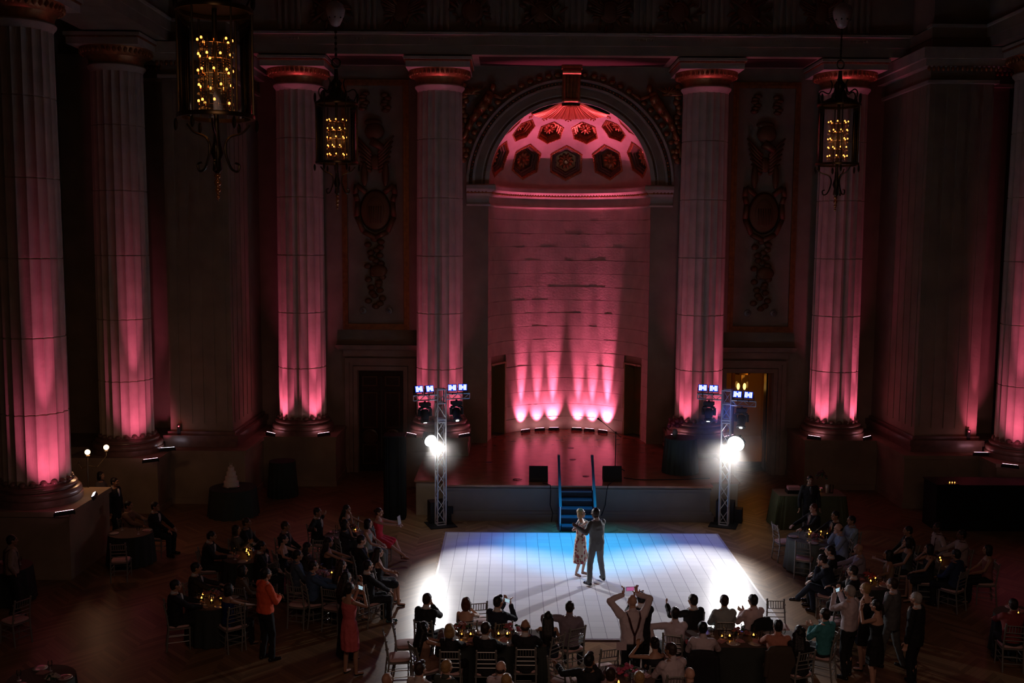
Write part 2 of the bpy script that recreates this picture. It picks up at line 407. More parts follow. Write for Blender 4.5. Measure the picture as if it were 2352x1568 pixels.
# half dome with hexagonal coffers and a gilded shell
def hexd(u, v, r):
    u, v = abs(u), abs(v); return r-max(u/.8660254, (u*.5773503+v)) if False else r-max(u*1.1547, u*.57735+v)
cof = [(a, 20.0, .65) for a in (-70, -35, 0, 35, 70)]+[(a, 45.2, .50) for a in (-55, -18.3, 18.3, 55)]+[(a, 46, .42) for a in (-88, 88)]
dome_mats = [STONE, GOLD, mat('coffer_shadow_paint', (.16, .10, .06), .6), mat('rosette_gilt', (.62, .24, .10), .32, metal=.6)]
NA, NE = 420, 230; b = MB(); vs = []; fs = []; mi = []; info = []
for j in range(NE+1):
    el = PI/2*j/NE
    for i in range(NA+1):
        az = -PI/2+PI*i/NA; d = 0; k = 0
        ce, se = math.cos(el), math.sin(el); P = (ce*math.sin(az), ce*math.cos(az), se)
        if math.degrees(el) > 60.5+1.3*abs(math.sin(math.degrees(az)*PI/13)):
            t = (math.degrees(el)-60)/30
            rib = abs(math.sin(math.degrees(az)*PI/13))
            d = -(.10*math.sin(PI*min(1, t*1.2+.15))+.05*rib*(1-t*.5)+.02*abs(math.sin(math.degrees(az)*PI/4.333))); k = 3
            if t > .78: d = -.10-.03*abs(math.sin(math.degrees(az)*PI/6.5))
        else:
            for (ca, ce_, r_) in cof:
                A_, E_ = math.radians(ca), math.radians(ce_)
                cc = (math.cos(E_)*math.sin(A_), math.cos(E_)*math.cos(A_), math.sin(E_))
                if cc[0]*P[0]+cc[1]*P[1]+cc[2]*P[2] < .955: continue
                eu = (math.cos(A_), -math.sin(A_), 0); ev = (-math.sin(E_)*math.sin(A_), -math.sin(E_)*math.cos(A_), math.cos(E_))
                u = NR*(P[0]*eu[0]+P[1]*eu[1]); v = NR*(P[0]*ev[0]+P[1]*ev[1]+P[2]*ev[2])
                h = hexd(u, v, r_)/r_
                if h > 0:
                    rad = math.hypot(u, v)/r_
                    if h < .10: d = -.02; k = 3
                    elif h < .16: d = .05; k = 1
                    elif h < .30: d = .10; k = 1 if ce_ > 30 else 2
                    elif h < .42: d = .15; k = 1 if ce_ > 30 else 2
                    else: d = .26; k = 1
                    th = math.atan2(v, u)
                    if rad < .36+.05*math.cos(10*th): d = .20-.05*abs(math.cos(5*th)); k = 3
                    if rad < .16: d = .20; k = 1
                    if rad < .09: d = .10; k = 3
                    break
        r2 = NR+d; vs.append((X0+P[0]*r2, YW+P[1]*r2, ZN+P[2]*r2)); info.append(k)
for j in range(NE):
    for i in range(NA):
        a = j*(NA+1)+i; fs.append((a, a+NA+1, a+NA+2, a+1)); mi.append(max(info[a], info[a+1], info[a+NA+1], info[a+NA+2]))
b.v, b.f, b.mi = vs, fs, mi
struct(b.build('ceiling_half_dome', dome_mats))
# beads round the coffers and little sprigs between
b = MB()
for (ca, ce_, r_) in cof[:9]:
    A_, E_ = math.radians(ca), math.radians(ce_); c = Vector((math.cos(E_)*math.sin(A_), math.cos(E_)*math.cos(A_), math.sin(E_)))
    eu = Vector((math.cos(A_), -math.sin(A_), 0)); ev = Vector((-math.sin(E_)*math.sin(A_), -math.sin(E_)*math.cos(A_), math.cos(E_)))
    for i in range(6):
        a1, a2 = PI/2+i*PI/3, PI/2+(i+1)*PI/3
        for k in range(9):
            t = k/9; u = (math.cos(a1)*(1-t)+math.cos(a2)*t)*r_*.97; v = (math.sin(a1)*(1-t)+math.sin(a2)*t)*r_*.97
            q = (c*NR+eu*u+ev*v).normalized()*(NR-.02); b.ball(Vector((X0, YW, ZN))+q, .022, 6, 4)
for az in (-66, -35, 0, 35, 66):
    for du, dv in ((0, 0), (-.09, .05), (.09, .05), (-.05, .09), (.05, .09), (0, .11)):
        A_ = math.radians(az)+du/1.5; E_ = math.radians(56.5)+dv/NR; q = Vector((math.cos(E_)*math.sin(A_), math.cos(E_)*math.cos(A_), math.sin(E_)))*(NR-.01)
        b.ball(Vector((X0, YW, ZN))+q, .028, 6, 4)
struct(b.build('trim_5', dome_mats[3], smooth=True))

# archivolt, keystone, spandrel sculpture
av = empty('niche_archivolt', (0, 0, 0), 0, 'broad moulded stone arch with gilded bead rows framing the coffered half dome', 'arch')
def arch_band(r0, r1, y0, y1, mat_, name):
    b = MB(); rg = []
    for i in range(57):
        a = PI*i/56; c, sn = math.cos(a), math.sin(a)
        rg.append([(X0+r*c, y, ZN+r*sn) for r, y in ((r0, y1), (r0, y0), (r1, y0), (r1, y1))])
    b.rings(rg); return b.build(name, mat_, av)
arch_band(NR-.015, NR+.12, YW-.06, YW+.1, STONE, 'inner_moulding'); arch_band(NR+.2, NR+.24, YW-.03, YW+.1, STONE, 'inner_fillet')
arch_band(NR+.24, 3.18, YW-.045, YW+.1, STONED, 'flat_band'); arch_band(3.18, 3.26, YW-.10, YW+.1, STONE, 'outer_fillet'); arch_band(3.38, 3.46, YW-.12, YW+.1, STONE, 'outer_moulding')
b = MB()
for i in range(90):
    a = PI*(i+.5)/90; b.ball((X0+3.32*math.cos(a), YW-.06, ZN+3.32*math.sin(a)), (.05, .05, .04), 6, 4)
for i in range(110):
    a = PI*(i+.5)/110; b.ball((X0+(NR+.16)*math.cos(a), YW-.03, ZN+(NR+.16)*math.sin(a)), .022, 5, 4)
b.build('bead_rows', GOLD, av, smooth=True)['kind'] = 'stuff'
ks = empty('keystone_console', (X0, YW, 13.1), 0, 'gilded scrolled console keystone at the crown of the niche arch', 'keystone')
b = MB()
for x in (-.24, -.12, 0, .12, .24):
    rg = []
    for i in range(13):
        t = i/12; z = .42-1.0*t; y = -.14-.28*(1-t)**1.4-.06*math.sin(PI*t); w = .055-.012*t
        rg.append([(x*(1-.22*t)+a*w, y+c*.05, z) for a, c in ((-1, 1), (-1, -.5), (0, -1), (1, -.5), (1, 1))])
    b.rings(rg)
b.build('ribs', GOLD, ks, smooth=True, ang=40)
b = MB(); b.box(-.34, .34, -.5, 0, .42, .55); b.box(-.3, .3, -.16, .02, -.58, .42); b.tube((-.3, -.42, .34), (.3, -.42, .34), .1, n=14); b.tube((-.22, -.2, -.55), (.22, -.2, -.55), .07, n=14)
b.build('scroll_block', GOLD, ks, smooth=True, ang=40)

def relief_figure(side):
    """winged gilded figure reclining on the arch haunch"""
    t = empty('spandrel_figure', (X0+side*3.0, YW, 12.6), 0, 'gilded winged relief figure filling the spandrel %s of the niche arch' % ('left' if side < 0 else 'right'), 'relief sculpture')
    S = lambda x, z, y=-.12: (side*x, y, z)
    b = MB(); chain = [(.55, -1.3, .09), (.42, -1.0, .10), (.28, -.7, .13), (.05, -.4, .17), (-.18, -.1, .19), (-.3, .12, .16)]
    for (x, z, r1), (x2, z2, r2) in zip(chain[:-1], chain[1:]): b.tube(S(x, z), S(x2, z2), r1, r2, 10); b.ball(S(x2, z2), r2, 10)
    b.ball(S(-.42, .34, -.2), (.11, .12, .14), 12); b.tube(S(-.36, .14), S(-.7, .0), .07, .05); b.tube(S(-.7, 0), S(-.95, .16), .05, .04); b.ball(S(-.98, .18), .05)
    b.tube(S(.4, -.95), S(.62, -1.35), .09, .05); b.tube(S(.62, -1.35), S(.66, -1.9), .06, .04)
    b.build('body', GOLD, t, smooth=True)
    b = MB(); q = random.Random(5)
    for i in range(9):
        a = math.radians(5+i*13); L = .95-.05*i
        b.tube(S(.0+.04*i, .15), S(.0+math.cos(a)*L*1.0, .12+math.sin(a)*L*.45), .06, .02, 6)
    b.build('wing', GOLD, t, smooth=True)
    b = MB()
    for i in range(16):
        z = .4-.16*i; b.ball(S(.55+.06*math.sin(i*1.7), z, -.08), (.13, .07, .11), 8)
    for i in range(14):
        a = math.radians(18+i*5); b.ball((side*(3.62*math.cos(a)-3.0), -.06, ZN+3.62*math.sin(a)-12.6), (.12, .06, .09), 8)
    b.build('garland', GOLD, t, smooth=True)
relief_figure(-1); relief_figure(1)

# entablature
b = MB()
YE = YP+.02
b.box(X0-10.6, X0+10.6, YE, YW+.3, ZC, ZC+.28); b.box(X0-10.6, X0+10.6, YE-.05, YW+.3, ZC+.28, ZC+.58)
b.box(X0-10.6, X0+10.6, YE+.1, YW+.3, ZC+.66, 15.75); b.box(X0-10.7, X0+10.7, YE-.3, YW+.3, 15.75, 15.95); b.box(X0-10.7, X0+10.7, YE-.8, YW+.3, 15.95, 16.4)
for side in (-1, 1):
    def q(xa, xb, ya, yb, za, zb):
        A_, B_ = X0+side*xa, X0+side*xb; b.box(min(A_, B_), max(A_, B_), ya, yb, za, zb)
    q(10.4, 12.4, 30.25, YW, ZC, ZC+.28); q(10.35, 12.4, 30.2, YW, ZC+.28, ZC+.58); q(10.45, 12.4, 30.35, YW, ZC+.66, 15.75); q(10.3, 12.4, 30.0, YW, 15.75, 16.4)
    q(12.0, 13.9, 12, 31, ZC, ZC+.28); q(11.95, 13.9, 12, 31, ZC+.28, ZC+.58); q(12.05, 13.9, 12, 31, ZC+.66, 15.75); q(11.8, 13.9, 12, 31, 15.75, 16.4)
    for y in (YS1, YS2, 18.1): pass
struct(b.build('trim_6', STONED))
b = MB()
b.box(X0-10.62, X0+10.62, YE-.10, YE+.2, ZC+.58, ZC+.66)
for side in (-1, 1):
    A_, B_ = X0+side*10.3, X0+side*12.5; b.box(min(A_, B_), max(A_, B_), 30.14, 30.5, ZC+.58, ZC+.66)
    A_, B_ = X0+side*11.9, X0+side*12.2; b.box(min(A_, B_), max(A_, B_), 12, 30.1, ZC+.58, ZC+.66)
struct(b.build('trim_7', STONE))
# soffit panels (sunk frames seen from below)
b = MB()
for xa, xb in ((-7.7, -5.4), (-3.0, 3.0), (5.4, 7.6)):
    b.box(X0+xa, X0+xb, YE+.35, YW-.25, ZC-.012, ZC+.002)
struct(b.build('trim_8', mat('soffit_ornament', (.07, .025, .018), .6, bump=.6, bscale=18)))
# triglyphs and metopes
tg = MB(); tr = MB(); q = MB()
tx = [-8.85, -6.5, -4.25, -2.12, 0, 2.12, 4.22, 6.45, 8.75]
for x in tx:
    t = empty('triglyph', (X0+x, YE+.1, ZC+.7), 0, 'fluted triglyph block on the frieze above the end wall colonnade', 'triglyph', 'triglyph blocks along the frieze')
    b = MB(); b.box(-.33, .33, -.02, .05, 0, 1.3)
    for dx in (-.29, -.1, .1, .29): b.box(dx-.05, dx+.05, -.09, 0, .03, 1.25)
    b.box(-.35, .35, -.11, .02, 1.25, 1.35); b.build('block', STONED, t)
    b = MB(); b.box(-.32, .32, -.16, -.1, -.20, -.13)
    for i in range(6): b.lathe([(.04, 0), (.028, .07)], (-.27+i*.108, -.13, -.27), 8)
    b.build('regula', STONED, t)
kinds = ['eagle trophy', 'oval shield', 'winged wheel', 'sword and drapery', 'open book', 'rayed sun', 'helmet']
for i, (xa, xb) in enumerate(zip(tx[:-1], tx[1:])):
    c = (xa+xb)/2; b = MB(); g = random.Random(20+i)
    b.ball((0, 0, .62), (.26, .09, .30), 14)
    b.lathe([(.34, 0), (.36, .03), (.30, .06)], (0, .02, .62), 24, True, Matrix.Rotation(PI/2, 3, 'X'))
    for k in range(18):
        a = 2*PI*k/18+g.uniform(-.15, .15); r1 = g.uniform(.34, .62); L_ = g.uniform(.08, .17); M_ = Matrix.Rotation(-a+g.uniform(-.5, .5), 3, 'Y')
        b.ball((r1*math.cos(a)*1.15, -.03, .62+r1*math.sin(a)*.85), (L_, .05, .055), 8, 6, M_)
    if i % 3 == 0: b.tube((-.6, -.05, .2), (.6, -.05, 1.05), .04, n=6); b.tube((.6, -.05, .2), (-.6, -.05, 1.05), .04, n=6)
    if i % 3 == 1:
        for sx in (-1, 1):
            for k in range(5): b.tube((sx*.2, -.04, .75-.06*k), (sx*(.75-.05*k), -.05, 1.1-.13*k), .045, .02, 6)
    o = b.build('metope_relief', mat('metope_gilt', (.22, .08, .035), .6, metal=.3), smooth=True, loc=(X0+c, YE+.06, ZC+.7))
    tag(o, 'carved dark gilt trophy relief on the frieze, between two triglyphs', 'relief sculpture', 'carved trophies along the frieze')
# corner piers, engaged pilasters, side walls
for side, nm in ((-1, 'left'), (1, 'right')):
    b = MB()
    def q(xa, xb, ya, yb, za, zb):
        A_, B_ = X0+side*xa, X0+side*xb; b.box(min(A_, B_), max(A_, B_), ya, yb, za, zb)
    q(10.4, 12.3, 30.3, 36, ZP, ZC)
    for k in range(5):
        xx = 10.55+k*.36; q(xx, xx+.24, 30.28, 30.32, ZP+.7, 12.6)
    for k in range(5):
        yy = 30.5+k*.5; q(10.38, 10.42, yy, yy+.34, ZP+.7, 12.6)
    q(12.45, 13.1, 31.0, 34, ZP, ZC); q(12.3, 16.4, 32.2, 33, 0, ZC); q(16.2, 16.5, 8, 36, 0, 16.4)
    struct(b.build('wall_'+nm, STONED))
    b = MB()
    q(10.25, 12.42, 30.12, 36, ZP, ZP+.18); q(10.2, 12.46, 30.07, 36, ZP+.18, ZP+.36); q(10.32, 12.36, 30.2, 36, ZP+.36, ZP+.46)
    q(12.4, 13.2, 30.9, 34, ZP, ZP+.2); q(12.43, 13.16, 30.93, 34, ZP+.25, ZP+.42)
    struct(b.build('baseboard_'+nm, BASEM))
    b = MB()
    q(10.3, 12.4, 30.2, 36, 12.62, 12.72); q(10.15, 12.5, 30.05, 36, 13.1, 13.3); q(10.05, 12.55, 29.95, 36, 13.3, 13.62); q(12.4, 13.2, 30.9, 34, 12.62, 12.72); q(12.4, 13.2, 30.85, 34, 13.1, 13.6)
    struct(b.build('trim_9' if side < 0 else 'trim_10', STONE))
    b = MB()
    for k in range(16): b.ball((X0+side*(10.25+k*.14), 30.06, 13.02), (.05, .06, .08), 7, 5)
    for k in range(5): b.ball((X0+side*(12.5+k*.14), 30.86, 13.02), (.05, .06, .08), 7, 5)
    struct(b.build('trim_11' if side < 0 else 'trim_12', GOLD, smooth=True))
struct(MB().box(X0-17, X0+17, 10, 36.5, 16.9, 17.1).build('ceiling', mat('ceiling_plaster', (.25, .18, .12), .9)))

# wall panels with carved trophies
def wall_panel(side):
    cx = X0+side*6.5; t = empty('carved_wall_panel', (cx, YW, 5.0), 0, 'tall recessed wall panel with a carved trophy, above the %s' % ('closed dark double door' if side < 0 else 'open lit doorway'), 'wall panel')
    b = MB()
    for xa, xb, za, zb in ((-1.02, -.94, 0, 8.1), (.94, 1.02, 0, 8.1), (-.94, .94, 0, .1), (-.94, .94, 8.0, 8.1)): b.box(xa, xb, -.07, .03, za, zb)
    for xa, xb, za, zb in ((-1.12, -1.02, -.1, 8.2), (1.02, 1.12, -.1, 8.2), (-1.02, 1.02, -.1, 0), (-1.02, 1.02, 8.1, 8.2)): b.box(xa, xb, -.04, .03, za, zb)
    b.build('panel_frame', GOLD, t)
    CG = mat('trophy_gilt', (.24, .10, .04), .55, metal=.35)
    b = MB()
    b.lathe([(.46, -.02), (.52, .04), (.44, .1)], (0, -.0, 3.9), 28, True, Matrix.Rotation(PI/2, 3, 'X')@Matrix.Diagonal((1, 1.35, 1)))
    b.ball((0, -.06, 3.9), (.34, .10, .52), 20)
    for k in range(6): b.tube((-.2+.08*k, -.16, 3.5), (-.2+.08*k, -.16, 4.05), .02, n=5)
    for sx in (-1, 1):
        b.path([(sx*.3, -.06, 4.5), (sx*.62, -.08, 4.75), (sx*.66, -.08, 4.45), (sx*.58, -.08, 4.2), (sx*.62, -.06, 3.7), (sx*.4, -.06, 3.2), (0, -.08, 3.0)], .09, 8)
    b.build('shield', CG, t, smooth=True)
    b = MB(); b.ball((0, -.12, 6.5), (.33, .2, .3), 16); b.tube((-.1, -.15, 6.2), (.28, -.16, 5.95), .16, .1); b.ball((-.05, -.1, 6.8), (.3, .1, .12), 12)
    b.ball((0, -.05, 5.5), (.2, .08, .25), 10)
    for sx in (-1, 1):
        for i in range(7): b.tube((sx*.12, -.06, 5.2+.1*i), (sx*(.45+.03*i), -.08, 5.35+.17*i), .07, .03, 6)
        b.ball((sx*.35, -.08, 5.1), (.12, .1, .42), 10)
    b.build('helmet_and_wings', CG, t, smooth=True)
    b = MB(); g = random.Random(9)
    for i in range(26):
        z = .7+i*.09; b.ball(((.12+.16*abs(math.sin(i*.5)))*math.sin(i*2.4), -.05, z), (.13, .09, .1), 8)
    b.ball((.1, -.1, 1.9), (.3, .12, .22), 12)
    for i in range(12):
        b.ball(((.36+.06*math.sin(i))*(-1)**i, -.04, 7.2+.05*i), (.14, .07, .08), 8)
    b.build('garland', CG, t, smooth=True)
    for sx in (-1, 1):
        b = MB(); b.lathe([(.12, 0), (.12, .03), (.09, .05)], (sx*.44, -.02, .55), 20, True, Matrix.Rotation(PI/2, 3, 'X')); b.ball((sx*.44, -.06, .55), .05, 10)
        b.build('vent_rosette', mat('pale_bronze', (.30, .26, .22), .4, metal=.4), t, smooth=True, ang=40)
wall_panel(-1); wall_panel(1)

# doors
def surround(side, xa, xb):
    b = MB(); c = (xa+xb)/2
    def q(x1, x2, y1, z1, z2): b.box(X0+x1, X0+x2, YW-y1, YW+.02, z1, z2)
    for e, y1 in ((.16, .10), (.32, .07), (.44, .13)):
        q(xa-e, xa-e+.14, y1, 0, DH+e); q(xb+e-.14, xb+e, y1, 0, DH+e); q(xa-e+.14, xb+e-.14, y1, DH+e-.14, DH+e)
    q(xa-.5, xb+.5, .12, DH+.5, DH+.72); q(xa-.68, xb+.68, .26, DH+.74, DH+.82); q(xa-.72, xb+.72, .32, DH+.82, DH+.90)
    struct(b.build('trim_13' if side < 0 else 'trim_14', mat('door_surround_stone', (.34, .24, .17), .5, var=.15, vscale=3)))
surround(-1, *DL); surround(1, *DR)
DOORM = mat('dark_walnut_door', (.045, .022, .012), .35, var=.2, vscale=4)
d = empty('door_1', (X0+sum(DL)/2, YW+.12, 0)); struct(d)
for sx in (-1, 1):
    w = (DL[1]-DL[0])/2; lf = MB(); x1, x2 = (-w, -.01) if sx < 0 else (.01, w); lf.box(x1, x2, 0, .07, 0, DH)
    L_ = lf.build('door_leaf', DOORM, d)
    b = MB(); c = (x1+x2)/2; hw = w/2-.12
    for za, zb in ((.25, .95), (1.5, 2.75), (2.95, 3.3)):
        for a1, a2, z1, z2 in ((c-hw, c-hw+.05, za, zb), (c+hw-.05, c+hw, za, zb), (c-hw+.05, c+hw-.05, za, za+.05), (c-hw+.05, c+hw-.05, zb-.05, zb)): b.box(a1, a2, -.03, 0, z1, z2)
    b.lathe([(.26, -.01), (.27, .02), (.22, .035), (.2, .01)], (c, 0, 1.2), 28, True, Matrix.Rotation(PI/2, 3, 'X'))
    b.build('raised_panel', mat('door_moulding', (.12, .06, .03), .35), L_)
    MB().tube((sx*.09, -.05, 1.1), (sx*.09, -.05, 1.4), .015, n=8).build('door_handle', BRASS, L_)
# room beyond the right doorway
b = MB(); xa, xb = X0+4.6, X0+8.4
b.box(xa, xb, YW+.45, 41, -.1, 0); b.box(xa-.1, xa, YW+.45, 41, 0, 4.6); b.box(xb, xb+.1, YW+.45, 41, 0, 4.6); b.box(xa, xb, 41, 41.1, 0, 4.6); b.box(xa, xb, YW+.45, 41, 4.6, 4.7)
AMB = mat('anteroom_plaster', (.75, .52, .25), .7)
struct(b.build('wall_anteroom', AMB))
b = MB()
for x in (5.2, 5.9, 6.6): b.box(X0+x, X0+x+.06, 40.9, 41, .1, 4.4); 
b.box(X0+4.7, X0+6.7, 40.9, 41, 2.5, 2.56); b.box(X0+4.7, X0+6.7, 40.9, 41, .1, 1.0); b.box(X0+6.5, X0+6.62, 38, 38.1, 0, 4.5)
struct(b.build('trim_15', mat('dark_wood_trim', (.12, .05, .02), .4)))
def open_leaf(xh, ang):
    o = MB(); o.box(-.03, .03, 0, .74, .02, DH-.02); q_ = o.build('door_2', DOORM, loc=(X0+xh, YW+.45, 0), rotz=ang); struct(q_)
    MB().tube((-.06, .66, 1.0), (-.06, .66, 1.35), .015, n=8).build('door_handle', BRASS, q_)
open_leaf(DR[1]-.05, math.radians(-8))
V3 = lambda *a: Vector(a)
# ------------------------------------------------------------------ lights
WORLD_S = .004; KEYP = 1300; LANP = 2.5
PINK = (1, .145, .34); LEDM = emitter('pink_led_strip', (1, .42, .55), 14); LEDW = emitter('white_led_face', (.85, .8, 1), 8)
def uplight(name, loc, face, label, group=None, width=.42, mat_=None, yaw=None):
    """floor batten: housing with a lit lens strip, tilted towards what it lights"""
    t = empty(name, loc, 0, label, 'uplight', group)
    d = Vector(face); rz = math.atan2(-d.x, d.y); t.rotation_euler.z = rz
    T = Matrix.Rotation(math.radians(-25), 3, 'X')
    MB().obox((0, 0, .06), width, .09, .085, T).build('housing', BLACK, t)
    MB().obox(Vector((0, 0, .06))+T@Vector((0, 0, .046)), width*.94, .055, .008, T).build('lens_strip', mat_ or LEDM, t)
    b = MB(); b.box(-width/2-.02, -width/2, -.02, .02, 0, .08); b.box(width/2, width/2+.02, -.02, .02, 0, .08); b.build('yoke', BLACK, t)
    return t
UPW = 640
def beam(loc, aim, col, power, angle, blend, sx=1.0, tangent=None, radius=.05):
    o = light('SPOT', 'uplight_beam', loc, col, power, aim, angle=angle, blend=blend, radius=radius)
    if tangent is not None:
        z = (Vector(loc)-Vector(aim)).normalized(); x = Vector(tangent); x = (x-z*x.dot(z)).normalized(); y = z.cross(x)
        o.rotation_euler = Matrix((x, y, z)).transposed().to_euler(); o.scale = (sx, 1, 1)
    return o
def up(loc, aim, power, angle=26, col=PINK, wide=.30, sx=.55, tangent=None, lowh=1.3):
    L = Vector(loc)+Vector((0, 0, .17)); A_ = Vector(aim)
    if tangent is None: tangent = (-(A_.y-L.y), A_.x-L.x, 0)
    beam(L, A_, col, power, angle, 1.0, sx, tangent)
    low = Vector((A_.x, A_.y, L.z+lowh)); beam(L, low, col, power*wide, 66, 1.0, min(1, sx*1.5), tangent)
lamps = []
for cx, cn in ((-8.8, 'leftmost column of the end wall'), (-4.27, 'column left of the niche'), (4.27, 'column right of the niche'), (8.72, 'column right of the lit doorway')):
    for sx in (-1, 1):
        x = X0+cx+sx*.86; y = YP+.10
        nx = Vector((-sx*.86, YA-y, 0)).normalized()
        uplight('uplight_bar', (x, y, ZP), nx, 'slim pink LED bar, %s, %s side' % (cn, 'left' if sx < 0 else 'right'), 'pink LED bars on the podiums')
        P_ = Vector((x, y, ZP)); surf = Vector((X0+cx, YA, 0))-nx*.72
        up(P_, (surf.x, surf.y, ZP+4.2), UPW*(1 if abs(cx) > 5 else .85))
def side_up(px, py, aimx, aimy, label, power, h=4.2, mat_=None, angle=26):
    p = on_z(px, py, ZP+.05); p.z = ZP; d = Vector((aimx-p.x, aimy-p.y, 0)).normalized()
    uplight('uplight_bar', p, d, label, 'pink LED bars on the podiums', mat_=mat_)
    up(p, (aimx, aimy, ZP+h), power, angle, sx=.42)
side_up(148, 1179, X0-13.35+.40, YS2-.40, 'pink LED bar at the foot of the nearest left aisle column', UPW*1.15)
side_up(217, 1139, X0-13.35+.70, YS2-.1, 'white-faced LED bar behind the iron candelabrum, at the nearest left aisle column', UPW*.12, mat_=LEDW)
side_up(346, 1058, X0-13.35+.40, YS1-.5, 'pink LED bar in front of the second left aisle column', UPW*1.0)
side_up(385, 1032, X0-12.75, YS1+1.4, 'white-faced LED bar between the second left aisle column and the corner pier', UPW*.12, mat_=LEDW)
side_up(2320, 1071, X0+13.35-.40, YS1-.5, 'pink LED bar in front of the right aisle column', UPW*1.0)
side_up(2253, 1043, X0+12.2, 30.4, 'pink LED bar at the outer end of the right corner pier', UPW*.55, 4.0)
# six battens on the stage along the niche wall
for i, (px, py) in enumerate(((1187, 984), (1226, 980), (1266, 979), (1329, 980), (1366, 981), (1401, 986))):
    p = on_z(px, py, ZS+.05); v = Vector((p.x-X0, p.y-YW, 0)).normalized(); p = Vector((X0, YW, ZS))+v*(NR-.30)
    uplight('stage_batten', p, v, 'pink LED batten on the stage floor against the niche wall, %s from the left' % ['first', 'second', 'third', 'fourth', 'fifth', 'sixth'][i], 'pink LED battens along the niche wall', width=.36)
    w_ = Vector((X0, YW, 0))+v*(NR-.02)
    up(p, (w_.x, w_.y, ZS+2.7), UPW*4.2*(.8, .6, .9, .65, .75, 1.1)[i], 25, sx=.62, wide=.15, lowh=.5, tangent=(-v.y, v.x, 0))
# extra dome beams added at the two middle battens
for sx_ in (-.55, .55):
    beam(V3(X0+sx_, YW+2.33, ZS+.2), (X0+sx_*.4, YW+.65, 12.2), PINK, 2700, 18, .7, 2.0, (1, 0, 0))
# ambient glow: dim lanterns, the world and an added warm fill
# white key profiles, blue washes come with the towers, then an added cyan spot
def hazem():  # local haze added for the lamp glow, thinned at the core
    M = bpy.data.materials.new('glow_haze'); M.use_nodes = True; nt = M.node_tree; nt.nodes.clear(); L = nt.links
    v = nt.nodes.new('ShaderNodeVolumeScatter'); v.inputs['Color'].default_value = (1, .96, .92, 1); v.inputs['Anisotropy'].default_value = .5
    tc = nt.nodes.new('ShaderNodeTexCoord'); ln = nt.nodes.new('ShaderNodeVectorMath'); ln.operation = 'LENGTH'; L.new(tc.outputs['Object'], ln.inputs[0])
    cr = nt.nodes.new('ShaderNodeValToRGB'); cr.color_ramp.interpolation = 'EASE'; e = cr.color_ramp.elements
    e[0].position = .03; e[0].color = (.05,)*3+(1,); e[1].position = 1; e[1].color = (0, 0, 0, 1); k = e.new(.28); k.color = (1, 1, 1, 1)
    mu = nt.nodes.new('ShaderNodeMath'); mu.operation = 'MULTIPLY'; mu.inputs[1].default_value = .06
    L.new(ln.outputs['Value'], cr.inputs[0]); L.new(cr.outputs[0], mu.inputs[0]); L.new(mu.outputs[0], v.inputs['Density'])
    o = nt.nodes.new('ShaderNodeOutputMaterial'); nt.links.new(v.outputs[0], o.inputs['Volume']); return M
HAZE = hazem()

# warm fill added behind the camera to lift the guests
light('AREA', 'added_front_fill', (X0, 3.0, 10.5), (1, .60, .46), 62, (X0, 17, 0), size=9, sy=2, spread=95)
# ------------------------------------------------------------------ dance floor
c0 = on_z(1027, 1222, .025); DX0 = c0.x; DY1 = c0.y; TL = .3048
DY0 = DY1-24*TL; DX1 = DX0+24*TL
DFM = tiles('dance_floor_panels', (.76, .76, .78), TL, .0045, (.22, .22, .27), .31, wob=.12, spec=.07)
s = empty('dance_floor', (DX0, DY0, 0), 0, 'large white glossy panelled dance floor under the dancing couple', 'dance floor')
MB().box(0, 24*TL, 0, 24*TL, .002, .025).build('panel_surface', DFM, s)
b = MB(); W = 24*TL
b.prism([(-.05, -.05), (W+.05, -.05), (W+.05, 0), (-.05, 0)], .002, .022); b.prism([(-.05, W), (W+.05, W), (W+.05, W+.05), (-.05, W+.05)], .002, .022)
b.prism([(-.05, 0), (0, 0), (0, W), (-.05, W)], .002, .022); b.prism([(W, 0), (W+.05, 0), (W+.05, W), (W, W)], .002, .022)
b.build('edge_trim', mat('dance_floor_edge', (.45, .40, .46), .35), s)

